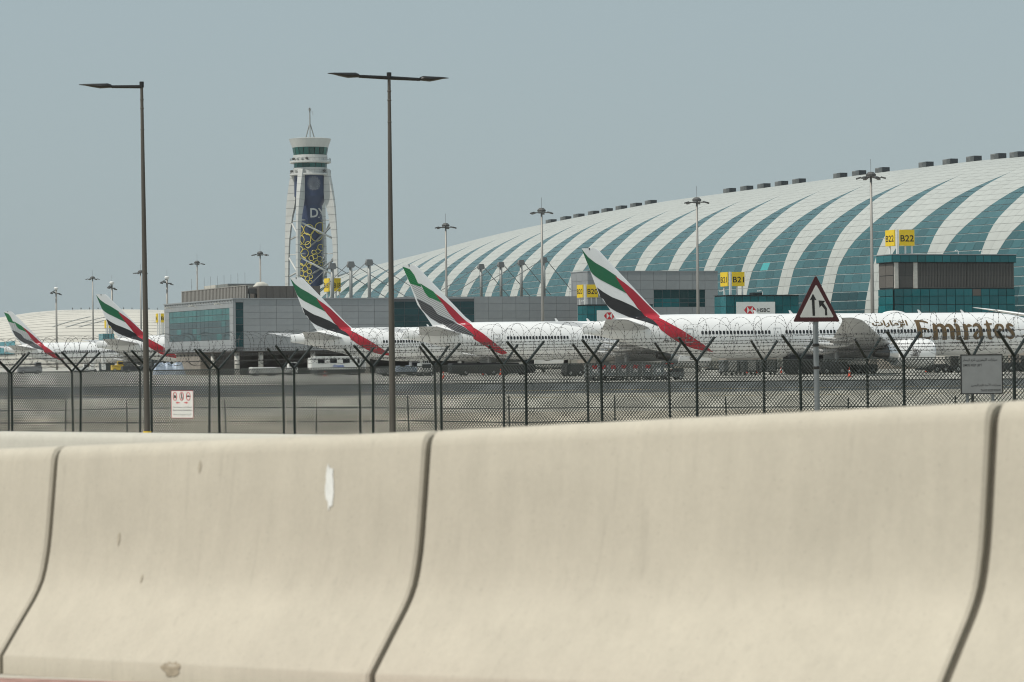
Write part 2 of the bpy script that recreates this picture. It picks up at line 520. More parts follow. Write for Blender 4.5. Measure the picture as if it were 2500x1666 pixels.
def spread(lst, name, mat, mat_far, ga, gb, tilt):
    area = [(scr_area(q[0]), i) for i, q in enumerate(lst)]
    area.sort(reverse=True)
    top = set(i for a, i in area[:300] if a > 0)
    rest = MB()
    for i, (q, k, j, c) in enumerate(lst):
        s = shrink(q, ga, gb, tilt)
        if i in top:
            m = mat
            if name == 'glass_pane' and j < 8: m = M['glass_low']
            if name == 'glass_pane' and (k, j, c) in ((3, 16, 1), (4, 19, 0), (3, 11, 2)): m = M['glass_bright']
            o = s[0]
            MB().add([p-o for p in s], [(0,1,2,3)]).build(name, m, conc, loc=o)
        else:
            rest.add(s, [(0,1,2,3)])
    r = rest.build(name+'_field', mat_far, conc)
    r['kind'] = 'stuff'
spread(panes, 'glass_pane', M['glass_roof'], M['glass_roof_far'], 0.035, 0.11, 0.05)
spread(clads, 'cladding_panel', M['roof_white'], M['roof_white_stuff'], 0.03, 0.035, 0.0)
# roof ventilation boxes along the ridge
def ridge_t(px):
    lo, hi = 380.0, 1200.0
    for _ in range(40):
        mid = (lo+hi)/2
        x, y = project(Rz @ vault(mid, STOT))
        if x > px: lo = mid
        else: hi = mid
    return lo
for px in (2498, 2451, 2391, 2333, 2274, 2167, 2110, 2064, 1963, 1920, 1877, 1835, 1793, 1600, 1564, 1528, 1493, 1460, 1424, 1392, 1356):
    t = ridge_t(px); z = vault_h(t)
    v = MB().box(-0.5, 1.45, -1.2, 1.2, -0.6, 1.15).build('roof_vent', M['vent_dark'], conc, loc=(QAX-1.5, t, z))
    s = MB()
    s.box(-1.5, -0.52, -1.0, 1.0, -0.6, 1.0)
    for i in range(5): s.box(-1.58, -1.5, -0.95, 0.95, -0.4+0.27*i, -0.28+0.27*i)
    s.build('louvre_box', M['vent_grey'], v)
# dark glazed skirt at the foot of the vault
sk = MB().box(-1.2, 0.0, 0, 520, 0, 5.2).build('base_wall', M['mullion'], conc, loc=(300.5, 400, 0))
for i in range(52):
    link('base_pane', panel_mesh('base_pane', 10.0, 4.6, 0.05, 'side', M['teal_dark'], 0.3), sk, (-1.2, 10.0*i, 0.4))

# ------------------------------------------------------------------ grey pier wing in front (t = 519)
W1 = empty('pier_wing', qt(145, 519), YAW, 'grey panelled pier wing on columns with large green hall window', 'building')
ZB, ZT = 4.6, 14.45
LQ, LT = 49.0, 53.0
MB().box(0.1, LQ, 0.1, LT, ZB, ZT).build('wall', M['clad_joint'], W1)
pw = frange(2.0, 31.6, 9)
grid(W1, 'cladding_panel', pw, frange(ZB, ZT, 8), 0.1, 'front', M['clad'], 0.045, 0.09)
grid(W1, 'glass_pane', frange(31.6, LQ, 6), frange(6.0, ZT-0.5, 6), 0.1, 'front', M['teal_dark'], 0.1, 0.05)
grid(W1, 'cladding_panel', frange(31.6, LQ, 6), [ZB, 6.0], 0.1, 'front', M['clad'], 0.045, 0.09)
grid(W1, 'stair_pane', [0.5, 2.0], frange(5.4, 13.9, 6), 0.1, 'front', M['teal_dark'], 0.1, 0.05)
grid(W1, 'cladding_panel', [0.5, 2.0], [13.9, ZT], 0.1, 'front', M['clad'], 0.045, 0.09)
grid(W1, 'cladding_panel', [0.1, 0.5], [ZB, ZT], 0.1, 'front', M['clad'], 0.04, 0.1)
# side face with the big window
ts = frange(0.1, LT, 17)
grid(W1, 'cladding_panel', ts, [12.9, 13.8, ZT], 0.1, 'side', M['clad'], 0.045, 0.09)
grid(W1, 'cladding_panel', ts, [ZB, 5.7, 6.8], 0.1, 'side', M['clad'], 0.045, 0.09)
grid(W1, 'cladding_panel', [0.1, 2.7], frange(6.8, 12.9, 4), 0.1, 'side', M['clad'], 0.045, 0.09)
grid(W1, 'cladding_panel', [49.0, LT], frange(6.8, 12.9, 4), 0.1, 'side', M['clad'], 0.045, 0.09)
rr = random.Random(3)
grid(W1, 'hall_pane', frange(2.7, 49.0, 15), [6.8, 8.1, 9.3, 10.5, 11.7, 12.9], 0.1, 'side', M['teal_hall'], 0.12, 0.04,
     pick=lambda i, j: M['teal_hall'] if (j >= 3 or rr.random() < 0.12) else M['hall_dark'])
MB().box(-0.12, LQ, -0.12, LT+0.1, ZT, ZT+0.25).build('parapet', M['clad'], W1)
for i in range(26): MB().box(-0.3, -0.12, 1.0+2.0*i, 1.25+2.0*i, ZT-0.35, ZT-0.1).build('parapet_bracket', M['stay_cap'], W1) if i == 0 else link('parapet_bracket', bpy.data.meshes['parapet_bracket'], W1, (0, 2.0*i, 0))
for t in (7.5, 27, 46):
    f = MB().tube([(0, 0, 0), (-0.9, 0, 0.25)], 0.06, 6).obox((-1.2, 0, 0.3), (0.4, 0, 0.08), (0, 0.35, 0), (-0.02, 0, 0.1)).build('wall_floodlight', M['cream_metal'], W1, loc=(0, t, 13.5))
# legs and undercroft
for q, t in ((0.9, 0.9), (5.6, 0.9), (16.0, 0.9), (27, 0.9), (38, 0.9), (0.9, 18), (0.9, 27)):
    MB().lathe([(0.5, 0), (0.5, ZB)], 14).build('column', M['column'], W1, True, loc=(q, t, 0))
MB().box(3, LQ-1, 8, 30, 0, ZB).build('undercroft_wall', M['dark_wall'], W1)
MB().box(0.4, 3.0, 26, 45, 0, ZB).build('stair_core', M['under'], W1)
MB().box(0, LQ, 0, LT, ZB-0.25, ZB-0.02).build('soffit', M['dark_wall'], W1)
# rooftop plant screens
tA, tB = on_q(600, 715, 148)[0]-519, on_q(443, 720, 148)[0]-519
scr = MB().box(3.1, 3.4, tA, tB, ZT+0.25, ZT+2.65).build('plant_screen', M['louvre'], W1)
sl = MB().box(-0.10, 0, 0, 0.40, 0, 2.3).mesh('louvre_slat', M['louvre_slat'])
ns_ = 46
for i in range(ns_): link('louvre_slat', sl, scr, (3.1, tA+0.1+(tB-tA-0.5)*i/(ns_-1), ZT+0.3))
MB().box(2.98, 3.45, tA-0.1, tB+0.1, ZT+2.66, ZT+2.8).build('screen_cap', M['louvre_slat'], scr)
qA, qB = on_t(633, 715, 521)[0]-145, on_t(782, 715, 521)[0]-145
scr2 = MB().box(qA, qB, 2.0, 9.0, ZT+0.25, ZT+2.6).build('plant_enclosure', M['louvre'], W1)
sl2 = MB().box(0, (qB-qA)/9-0.12, -0.06, 0, 0, 2.2).mesh('screen_board', M['louvre'])
for i in range(9): link('screen_board', sl2, scr2, (qA+0.06+(qB-qA)/9*i, 2.0, ZT+0.32))
q0_ = on_t(603, 715, 523)[0]-145
MB().box(q0_+0.2, q0_+1.9, 3.6, 5.2, ZT+1.2, ZT+2.2).box(q0_+0.3, q0_+0.5, 3.7, 3.9, ZT+.25, ZT+1.2).box(q0_+1.5, q0_+1.7, 3.7, 3.9, ZT+.25, ZT+1.2).build('roof_air_handler', M['mast_dark'], W1)
MB().box(q0_+2.1, q0_+2.9, 3.0, 4.2, ZT+0.25, ZT+2.5).build('roof_shaft', M['cream_metal'], W1)
du = MB()
zz_ = ZT+2.2
q1_ = on_t(624, 700, 531)[0]-145
du.tube([(q1_, 12, zz_-0.9), (q1_+0.05, 12, zz_+0.2), (q1_+0.5, 12, zz_+0.55), (q1_+1.4, 12, zz_+0.6), (q1_+2.1, 12, zz_+0.3), (q1_+2.6, 12, zz_+0.05), (q1_+6.5, 12, zz_)], [0.5, 0.75, 0.9, 0.95, 0.85, 0.65, 0.6], 12)
du.build('roof_duct', M['cream_metal'], W1, True)
qC = on_t(526, 700, 546)[0]-145; qD = on_t(618, 700, 546)[0]-145
tC = on_q(498, 700, 145+qC)[0]-519
MB().box(qC, qD, 27.0, max(tC, 33), ZT+0.3, ZT+3.5).build('rooftop_plant_room', M['cream_metal'], W1)
MB().box(qC+2.5, qD+1.5, 26.6, 34, ZT+3.52, ZT+3.75).build('plant_room_roof', M['stay_cap'], W1)
for i in range(9):
    MB().tube([(0, 0, 0), (0, 0, 2.6)], 0.03, 5).build('lightning_rod', M['cable'], W1, loc=(3.25, 3+5*i, ZT+2.6)) if i == 0 else link('lightning_rod', bpy.data.meshes['lightning_rod'], W1, (3.25, 3+5*i, ZT+2.6))

# ------------------------------------------------------------------ linking block and stair block (t ~ 595-600)
B1 = empty('link_block', qt(206, 595), YAW, 'plain grey panelled link block behind the airliner tails', 'building')
qa = 0
MB().box(0, 43, 0.1, 12, 3.5, 16.6).build('wall', M['clad_joint'], B1)
grid(B1, 'cladding_panel', frange(0, 43, 13), frange(3.5, 16.6, 8), 0.1, 'front', M['clad'], 0.05, 0.1)
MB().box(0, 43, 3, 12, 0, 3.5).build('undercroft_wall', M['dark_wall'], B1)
for i in range(8): MB().lathe([(0.45, 0), (0.45, 3.5)], 12).build('column', M['column'], B1, True, loc=(2+5.5*i, 0.8, 0))
B2 = empty('stair_block', qt(247.5, 588.5), YAW, 'tall grey panelled block with dark teal window behind nearest fin', 'building')
zt2 = 22.0
MB().box(0.1, 32.5, 0.1, 10, 0, zt2).build('wall', M['clad_joint'], B2)
wi = (18.3, 28.4)
us2 = frange(0.1, 32.5, 10)
zs2 = [0, 4, 8, 10.2, 12.0, 13.9, 15.9, 17.9, 19.95, zt2]
grid(B2, 'cladding_panel', us2, zs2, 0.1, 'front', M['clad'], 0.05, 0.1, skip=lambda i, j: us2[i] > 16 and us2[i+1] < 30 and 5 <= j <= 6)
wu = [us2[i] for i in range(len(us2)) if us2[i] > 16 and us2[i] < 30]
grid(B2, 'window_pane', frange(wu[0], wu[-1], 6), [13.9, 14.9, 15.9, 17.9], 0.1, 'front', M['teal_dark'], 0.12, 0.03,
     pick=lambda i, j: M['teal'] if (j < 2 and i in (0, 1, 2)) else M['teal_dark'])
grid(B2, 'cladding_panel', frange(0.1, 10, 3), zs2, 0.1, 'side', M['clad'], 0.05, 0.1)
MB().box(-0.1, 32.6, -0.1, 10.1, zt2, zt2+0.22).build('parapet', M['clad'], B2)
ld = MB()
for x in (0, 0.5): ld.box(x, x+0.06, 0, 0.06, 0, 4.0)
for i in range(9): ld.box(0, 0.56, 0, 0.05, 0.2+0.42*i, 0.26+0.42*i)
ld.build('roof_ladder', M['white_metal'], B2, loc=(-0.9, 9.0, 16.7))
MB().box(17, 34, -1.6, 0, 2.5, 5.5).build('low_annex', M['dark_wall'], B2)

# ------------------------------------------------------------------ gate blocks with signs
def text_mesh(s, size=1.0, ext=0.004, bold=0.0, align='CENTER'):
    c = bpy.data.curves.new('lettering', 'FONT')
    c.body = s; c.size = size; c.extrude = ext; c.align_x = align; c.align_y = 'CENTER'; c.offset = bold
    c.resolution_u = 3
    o = bpy.data.objects.new('lettering', c)
    COL.objects.link(o)
    bpy.context.view_layer.update()
    dg = bpy.context.evaluated_depsgraph_get()
    me = bpy.data.meshes.new_from_object(o.evaluated_get(dg))
    bpy.data.objects.remove(o); bpy.data.curves.remove(c)
    return me

def text_on(name, s, parent, origin, ux, uz, height, width, mat, bold=0.0):
    """lettering centred at origin, running along ux, upright along uz, scaled to width x height"""
    me = text_mesh(s, 1.0, 0.0, bold)
    xs = [v.co.x for v in me.vertices]; ys = [v.co.y for v in me.vertices]
    cx, cy = (min(xs)+max(xs))/2, (min(ys)+max(ys))/2
    sx, sy = width/(max(xs)-min(xs)), height/(max(ys)-min(ys))
    ux, uz, o = Vector(ux).normalized(), Vector(uz).normalized(), Vector(origin)
    for v in me.vertices:
        v.co = o + ux*((v.co.x-cx)*sx) + uz*((v.co.y-cy)*sy)
    me.materials.clear(); me.materials.append(mat)
    me.name = name
    return link(name, me, parent)

def gate_sign(word, px0, px1, t, z0, z1, zroof, label, side_w=1.5):
    """two yellow boards at right angles on white posts; word read on both"""
    q0 = on_t(px0, 700, t)[0]; q1 = on_t(px1, 700, t)[0]
    w = q1-q0
    e = empty('gate_sign', qt(q0, t, zroof), YAW, label, 'gate sign', 'yellow gate number signs')
    h0, h1 = z0-zroof, z1-zroof
    MB().box(0.1, w, 0, 0.22, h0, h1).build('front_board', M['yellow'], e)
    MB().box(-0.85, -0.63, 0.3, 0.3+side_w*2.2, h0, h1).build('side_board', M['yellow'], e)
    MB().box(-0.52, -0.06, 0.05, 0.3, 0, h1+0.05).build('corner_post', M['white_metal'], e)
    for x in (w*0.45, w*0.88): MB().box(x-0.13, x+0.13, 0.23, 0.45, 0, h0+0.3).build('post', M['white_metal'], e)
    MB().box(-0.62, -0.4, side_w*1.6, side_w*1.6+0.25, 0, h0+0.3).build('post', M['white_metal'], e)
    if not word: return e
    text_on('lettering', word, e, (0.05+w/2, -0.012, (h0+h1)/2-0.1), (1,0,0), (0,0,1), (h1-h0)*0.40, w*0.88, M['black'], 0.012)
    text_on('lettering', word, e, (-0.862, 0.3+side_w*1.1, (h0+h1)/2-0.1), (0,-1,0), (0,0,1), (h1-h0)*0.40, side_w*1.95, M['black'], 0.012)
    return e

def banner(parent, q0, q1, z0, z1, y):
    b = MB().box(q0, q1, y-0.12, y, z0, z1).build('banner', M['white_metal'], parent)
    w = q1-q0; cz = 11.75; x0 = q0+w*0.19; hw = w*0.155; hh = hw*0.58
    c = x0+hw
    rd = pmat('banner_red', (0.55, 0.02, 0.03), 0.5) if 'banner_red' not in bpy.data.materials else bpy.data.materials['banner_red']
    mb = MB()
    yy = y-0.135
    def tri(*pts): mb.add([(c+a*hw, yy, cz+d*hh) for a, d in pts], [tuple(range(len(pts)))])
    tri((-1, 0), (-0.5, -1), (-0.5, 1)); tri((1, 0), (0.5, 1), (0.5, -1))
    tri((-0.5, 1), (0, 0), (0.5, 1)); tri((-0.5, -1), (0.5, -1), (0, 0))
    mb.build('red_emblem', rd, b)
    text_on('lettering', 'HSBC', b, (q0+w*0.70, yy, cz), (1,0,0), (0,0,1), hh*1.0, w*0.32, M['black'], 0.02)
    return b

def teal_block(name, q, t, L, dep, ztop, label, rows, cols, scols):
    e = empty(name, qt(q, t), YAW, label, 'building')
    MB().box(0.1, L, 0.1, dep+4, 0, ztop).build('wall', M['mullion'], e)
    zs = frange(4.6, ztop-0.15, rows)
    MB().box(-0.1, L+0.1, -0.1, dep+4.1, 0, 4.5).build('plinth', M['under'], e)
    grid(e, 'glass_pane', frange(0.1, L, cols), zs, 0.1, 'front', M['teal'], 0.09, 0.05)
    grid(e, 'glass_pane', frange(0.1, dep+4, scols), zs, 0.1, 'side', M['teal'], 0.09, 0.05)
    MB().box(-0.05, L+0.1, -0.05, dep+4.1, ztop, ztop+0.12).build('coping', M['mullion'], e)
    for x in (0.6, L*0.55):
        MB().tube([(x-0.6, 0.4, ztop+0.1), (x-0.6, 0.4, ztop+0.7), (x-0.9, 0.4, ztop+1.0), (x-1.4, 0.4, ztop+0.95)], 0.06, 6).obox((x-1.5, 0.4, ztop+0.9), (0.25,0,0), (0,0.15,0), (0,0,0.09)).build('roof_lamp', M['white_metal'], e)
    return e

g22 = empty('gate_block', qt(244.5, 441.5), YAW, 'tall gate block with teal glass bands and dark louvred middle storey', 'building')
L22 = 24.8
MB().box(0.1, L22-0.1, 0.1, 5.4, 0, 20.1).build('wall', M['mullion'], g22)
MB().box(-0.1, L22+0.1, -0.1, 5.6, 0, 4.5).build('plinth', M['under'], g22)
grid(g22, 'glass_pane', frange(-0.35, L22+0.2, 15), [18.95, 20.2], -0.25, 'front', M['teal'], 0.1, 0.05)
MB().box(-0.35, L22+0.2, -0.24, 0.09, 18.9, 20.25).build('fascia', M['mullion'], g22)
MB().box(-0.35, 0.09, 0.1, 5.6, 18.9, 20.25).build('fascia', M['mullion'], g22)
grid(g22, 'glass_pane', frange(-0.2, 5.6, 2), [18.95, 20.2], -0.36, 'side', M['teal'], 0.1, 0.05)
MB().box(-0.4, L22+0.3, -0.3, 5.7, 20.26, 20.4).build('coping', M['clad'], g22)
zsl = [4.6, 6.5, 8.4, 9.9, 11.4, 12.9, 14.2]
grid(g22, 'glass_pane', frange(0.1, L22, 14), zsl, -0.05, 'front', M['teal'], 0.11, 0.06, pick=lambda i, j: M['louvre'] if (i == 9 and j == 5) else M['teal'])
grid(g22, 'glass_pane', frange(0.1, 5.5, 2), zsl, -0.05, 'side', M['teal'], 0.11, 0.06)
lou = [0.1, 0.9, 2.6, 3.9] + frange(4.7, L22-0.15, 10)
grid(g22, 'louvre_panel', [1.0, 2.5, 4.0], [14.4, 16.6, 18.8], 0.1, 'front', M['louvre_block'], 0.05, 0.12)
grid(g22, 'louvre_panel', frange(4.9, L22-0.15, 10), [14.4, 16.6, 18.8], 0.1, 'front', M['louvre_block'], 0.05, 0.12)
grid(g22, 'louvre_panel', [0.1, 2.8, 5.4], [14.4, 16.6, 18.8], 0.1, 'side', M['louvre'], 0.12, 0.1)
slat = MB().box(0, 0.07, -0.08, 0, 0, 4.3).mesh('louvre_slat', M['dark_slat'])
lp = MB().box(4.9, L22-0.15, -0.04, 0.0, 14.38, 14.48).build('louvre_rail', M['dark_slat'], g22)
for i in range(64): link('louvre_slat', slat, lp, (4.95+0.31*i, -0.02, 14.45))
for x in (0.15, 4.0): MB().box(x, x+0.8, -0.12, 0.1, 14.3, 18.9).build('pilaster', M['column'], g22)
for x in (13.5, 18.5):
    MB().tube([(x, 0.5, 20.4), (x, 0.5, 21.0), (x-0.4, 0.5, 21.15), (x-0.7, 0.5, 20.95)], 0.07, 6).build('roof_lamp', M['white_metal'], g22)
g21 = teal_block('gate_block', 244.4, 510.0, 16.3, 1.5, 14.7, 'low teal glass gate block carrying a white bank banner beside red triangle sign', 5, 9, 2)
banner(g21, 2.3, 10.9, 9.4, 13.4, 0.04)
MB().box(6.3, 8.6, 0.8, 2.2, 14.82, 15.3).build('roof_unit', M['mullion'], g21)
g20 = teal_block('gate_block', 241.5, 575.0, 16.0, 1.5, 14.2, 'teal glass gate block half hidden behind the nearest airliner fin', 5, 9, 2)
banner(g20, 2.4, 11.0, 9.0, 13.0, 0.04)

gate_sign('B22', 2197, 2234, 442.0, 21.9, 24.75, 20.4, 'yellow gate sign reading B22 above the louvred gate block')
gate_sign('B21', 1787, 1818, 511.0, 16.6, 19.45, 14.8, 'yellow gate sign reading B21 on the low teal block')
gate_sign('B20', 1432, 1460, 576.0, 15.9, 18.75, 14.3, 'yellow gate sign reading B20 beside the nearest tail fin')
e18 = empty('roof_plinth', qt(180, 545), YAW)
gate_sign('B18', 813, 832, 566.0, 17.1, 19.9, 14.6, 'yellow gate sign reading B18 below the control tower')
bpy.data.objects.remove(e18)

# far gate blocks on the left
def far_gate(px, py0, D, w, h, label, sign=None, word=''):
    p = at(px, 860, D)
    e = empty('gate_block', (p.x, p.y, 0), YAW, label, 'building')
    MB().box(0, w, 0, 6, 0, h).build('wall', M['mullion'], e)
    grid(e, 'glass_pane', frange(0, w, 4), frange(h-6, h, 3), 0, 'front', M['far_glass'], 0.15, 0.05)
    grid(e, 'glass_pane', frange(0, 6, 2), frange(h-6, h, 3), 0, 'side', M['far_glass'], 0.15, 0.05)
    return e
far_gate(252, 0, 880, 3.6, 11.6, 'small distant teal gate block behind second tail from left')
far_gate(370, 0, 760, 6.0, 9.4, 'distant teal gate block beside the grey pier wing')
t17 = at(392, 790, 755).dot(TA)
gate_sign('B', 391.5, 399.5, t17, 13.2, 15.6, 9.4, 'distant yellow gate sign at the edge of the grey pier wing', 0.8)
p17 = at(267, 800, 885)
gate_sign('', 264, 270, p17.dot(TA), 13.4, 15.8, 11.7, 'distant yellow gate sign behind second tail from left', 0.8)

# ------------------------------------------------------------------ far concourse on the left
FC = empty('vaulted_concourse', at(160, 880, 1500).xy.to_3d(), RAD(6), 'distant beige vaulted concourse low on the skyline', 'terminal building')
HF = [(-140, 12), (-105, 17), (-75, 21.5), (-45, 26.0), (-34, 28.0), (-18, 30.2), (0, 31.3), (30, 31.2), (60, 30.3), (110, 28.6), (180, 25)]
fb, fj, fg = MB(), MB(), MB()
def fv(x, ph, off=0.0):
    h = herm(HF, x) + off
    return Vector((x, 42-(42+off)*math.cos(ph), h*math.sin(ph)))
xs = frange(-140, 180, 40)
for i in range(40):
    for j in range(22):
        p0, p1 = RAD(90)*j/22, RAD(90)*(j+1)/22
        fb.add([fv(xs[i], p0, -0.1), fv(xs[i+1], p0, -0.1), fv(xs[i+1], p1, -0.1), fv(xs[i], p1, -0.1)], [(0,1,2,3)])
fb.build('roof_deck', M['far_joint'], FC)
rows = [(j*4.09, (j+1)*4.09) for j in range(22)]
for j, (a, b) in enumerate(rows):
    s = MB()
    for i in range(40):
        q = [fv(xs[i], RAD(a)+0.006, 0.1), fv(xs[i+1], RAD(a)+0.006, 0.1), fv(xs[i+1], RAD(b), 0.1), fv(xs[i], RAD(b), 0.1)]
        s.add(q, [(0,1,2,3)])
    s.build('roof_panel_course', M['far_roof'], FC)
for x0, x1, pa, pb in ((-8, 12, 44, 60), (-1, 20, 43, 59), (6, 27, 43, 58), (-46, 4, 62, 78), (46, 62, 50, 58), (62, 82, 50, 60), (84, 100, 52, 62), (-30, -12, 60, 66)):
    s = MB()
    n = 8
    for i in range(n):
        f0, f1 = i/n, (i+1)/n
        w = 1.1
        q = [fv(x0+(x1-x0)*f0, RAD(pa+(pb-pa)*f0), 0.35), fv(x0+(x1-x0)*f0+w, RAD(pa+(pb-pa)*f0), 0.35),
             fv(x0+(x1-x0)*f1+w, RAD(pa+(pb-pa)*f1), 0.35), fv(x0+(x1-x0)*f1, RAD(pa+(pb-pa)*f1), 0.35)]
        s.add(q, [(0,1,2,3)])
    s.build('roof_slit_window', M['roof_joint'], FC)
for i in range(9):
    g = MB()
    x = -75+5.4*i
    g.add([fv(x, RAD(14), 0.5), fv(x+5, RAD(14), 0.5), fv(x+5, RAD(29), 0.5), fv(x, RAD(29), 0.5)], [(0,1,2,3)])
    g.build('glass_pane', M['far_glass'], FC)
for i in range(22):
    x = 2+4.6*i
    r = MB().tube([(0,0,0),(0,0,1.3)], 0.12, 5).box(-0.35, 0.35, -0.1, 0.1, 0.5, 0.8)
    if i == 0: r.build('ridge_rail_post', M['mast_dark'], FC, loc=(x, 40, herm(HF, x)))
    else: link('ridge_rail_post', bpy.data.meshes['ridge_rail_post'], FC, (x, 40, herm(HF, x)))

# ------------------------------------------------------------------ stay masts with cables on the roofs
def stay_mast(px, ytop, D, zb, label, cabs):
    p = at(px, ytop, D)
    e = empty('stay_mast', (p.x, p.y, zb), YAW, label, 'mast', 'cable stay masts on the pier roof')
    h = p.z-zb
    MB().tube([(0, 0, 0), (0, 0, h-0.2)], 0.36, 12).build('pole', M['stay'], e, True)
    c = MB()
    w = 0.74
    c.prism([(-w, -0.1), (-w*0.75, 0.45), (w*0.75, 0.45), (w, -0.1), (w, -0.65), (w*0.7, -0.85), (-w*0.7, -0.85), (-w, -0.65)], (1,0,0), (0,0,1), (0, 0.5, h-0.35), (0,-1,0), 1.0)
    c.build('cable_head', M['stay_cap'], e)
    for dx, dy, dz in cabs:
        sgn = 1 if dx > 0 else -1
        MB().tube([(sgn*w, 0, h-0.6), (sgn*w+dx, dy, h-0.6+dz)], 0.085, 6).build('cable', M['cable'], e)
for i, (px, y) in enumerate(((811, 644), (856, 640), (901, 635))):
    stay_mast(px, y, 592, 13.5, ('first', 'second', 'third')[i] + ' stay mast from the control tower on the pier roof', [(-7.0, 3, -7.2), (11.5, -3, -7.4)])
for i, (px, y) in enumerate(((1174, 646), (1222.5, 641), (1272, 636), (1327.5, 630))):
    stay_mast(px, y, 668, 15.0, ('leftmost of the four stay masts left of nearest fin', 'second of four stay masts left of the nearest fin', 'third of four stay masts left of the nearest fin', 'stay mast closest to the nearest fin, behind a light mast')[i], [(-13.0, -3, -7.2), (8.0, 3, -7.6)])

# ------------------------------------------------------------------ high floodlight masts
MAST_WIDE = None
def mast_mesh_wide(h):
    pole = MB().tube([(0,0,0), (0,0,h*0.5), (0,0,h)], [0.34, 0.26, 0.17], 10)
    hd = MB().lathe([(0.2, -0.35), (0.75, -0.3), (0.8, 0.0), (0.45, 0.35), (0.2, 0.4)], 12)
    for a in range(6):
        c, s = math.cos(a*1.047+0.2), math.sin(a*1.047+0.2)
        hd.tube([(0.5*c, 0.5*s, -0.45), (2.0*c, 2.0*s, -0.5)], 0.08, 6)
    return pole, hd
def floodmast(px, ytop, D, kind, label):
    p = at(px, ytop, D)
    h = p.z
    e = empty('floodlight_mast', (p.x, p.y, 0), random.uniform(0, 1), label, 'light mast', 'tall apron floodlight masts')
    k = 1.0
    if kind == 'wide':
        a, b = mast_mesh_wide(h-0.4)
        a.build('pole', M['mast'], e, True)
        b.build('head_ring', M['mast_dark'], e, loc=(0, 0, h-0.4))
        for i in range(6):
            c, s = math.cos(i*1.047+0.2), math.sin(i*1.047+0.2)
            f = MB().obox((1.85*c, 1.85*s, h-0.92), (0.36*c, 0.36*s, -0.10), (-0.26*s, 0.26*c, 0), (0.02*c, 0.02*s, 0.11)).build('floodlight', M['mast_dark'], e)
    else:
        MB().tube([(0,0,0), (0,0,h-1.2)], [0.42, 0.30], 10).build('pole', M['mast'], e, True)
        MB().lathe([(0.1, -1.0), (0.5, -0.6), (0.85, -0.1), (0.6, 0.25), (0.1, 0.3)], 12, (0, 0, h-0.5)).build('dome', M['white_metal'], e, True)
        MB().tube([(-2.0, 0, h-2.2), (1.6, 0, h-2.5)], 0.12, 6).tube([(-2.2, 0.1, h-2.3), (0.1, 0, h-1.0)], 0.12, 6).tube([(0, -1.3, h-2.4), (0, 1.3, h-2.4)], 0.1, 6).build('bracket', M['mast_dark'], e)
        for dx, dz in ((-1.9, -2.5), (-0.9, -2.0), (1.5, -2.9), (0.7, -2.6)):
            MB().obox((dx, -0.3, h+dz), (0.45, 0, -0.1), (0, 0.35, 0), (0.03, 0, 0.14)).build('floodlight', M['mast_dark'], e)
    MB().tube([(0, 0, h-0.1), (0, 0, h+1.9)], 0.035, 5).build('lightning_rod', M['cable'], e)
for px, y, D, kd, lb in (
    (137, 700, 1010, 'box', 'domed floodlight mast between the two leftmost tails'),
    (226, 675, 893, 'wide', 'slim ring-headed floodlight mast touching second tail from left'),
    (273, 686, 948, 'box', 'domed floodlight mast behind the second tail from left'),
    (343, 660, 841, 'wide', 'floodlight mast half hidden by the single-arm street lamp'),
    (407.5, 673, 897, 'box', 'domed floodlight mast above the left end of the pier wing'),
    (481, 637, 765, 'wide', 'floodlight mast rising over the louvred plant screen'),
    (635, 614, 704, 'wide', 'floodlight mast just left of the control tower'),
    (1088, 545, 566, 'wide', 'floodlight mast behind the dark hatched tail fin'),
    (1322, 508, 513, 'wide', 'floodlight mast left of the nearest tail fin'),
    (1701, 482, 484, 'wide', 'floodlight mast between B20 and B21 gate signs'),
    (2126, 420, 421, 'wide', 'tallest floodlight mast, left of the B22 gate sign')):
    floodmast(px, y, D, kd, lb)

# ------------------------------------------------------------------ control tower
M['tower_white'] = pmat('tower_white', (0.52, 0.53, 0.515), 0.55, var=0.08, scale=0.3)
M['tower_blue'] = pmat('tower_wrap_blue', (0.026, 0.043, 0.098), 0.45, var=0.15, scale=0.2)
M['tower_yellow'] = pmat('tower_ring_yellow', (0.62, 0.52, 0.12), 0.5)
M['tower_glass'] = pmat('tower_cab_glass', (0.01, 0.09, 0.08), 0.08, rnd=0.5)
M['tower_joint'] = pmat('tower_joint', (0.22, 0.23, 0.23), 0.8)
DT = 1080.0
SP = FPX/DT
tb = at(763, 880, DT)
TW = empty('control_tower', (tb.x, tb.y, 0), 0, 'tall airport control tower wrapped in blue with yellow rings', 'control tower')
def tz(cy): return ZC + (876.5 - (230 + cy/3.2))/SP        # crop row -> height
def tr(c): return c/3.2/SP
zc_top, zc_gl = tz(352), tz(420)
MB().lathe([(tr(140), zc_gl), (tr(165), zc_top), (tr(150), zc_top+0.15)], 40).build('cab_roof', M['tower_white'], TW)
for i in range(20):
    a0, a1 = i*math.pi/10+0.02, (i+1)*math.pi/10-0.02
    ra, rb = tr(131), tr(141)
    z0, z1 = tz(478), tz(420)
    MB().add([(ra*math.cos(a0), ra*math.sin(a0), z0), (ra*math.cos(a1), ra*math.sin(a1), z0), (rb*math.cos(a1), rb*math.sin(a1), z1), (rb*math.cos(a0), rb*math.sin(a0), z1)], [(0,1,2,3)]).build('cab_window', M['tower_glass'], TW)
MB().lathe([(tr(120), tz(480)), (tr(128), tz(420))], 30).build('cab_core', M['mullion'], TW)
MB().lathe([(tr(134), tz(541)), (tr(134), tz(479)), (tr(120), tz(478))], 36).build('cab_parapet', M['tower_white'], TW)
MB().lathe([(tr(150), tz(543)), (tr(162), tz(538)), (tr(162), tz(526)), (tr(140), tz(525))], 36).build('upper_deck', M['tower_white'], TW)
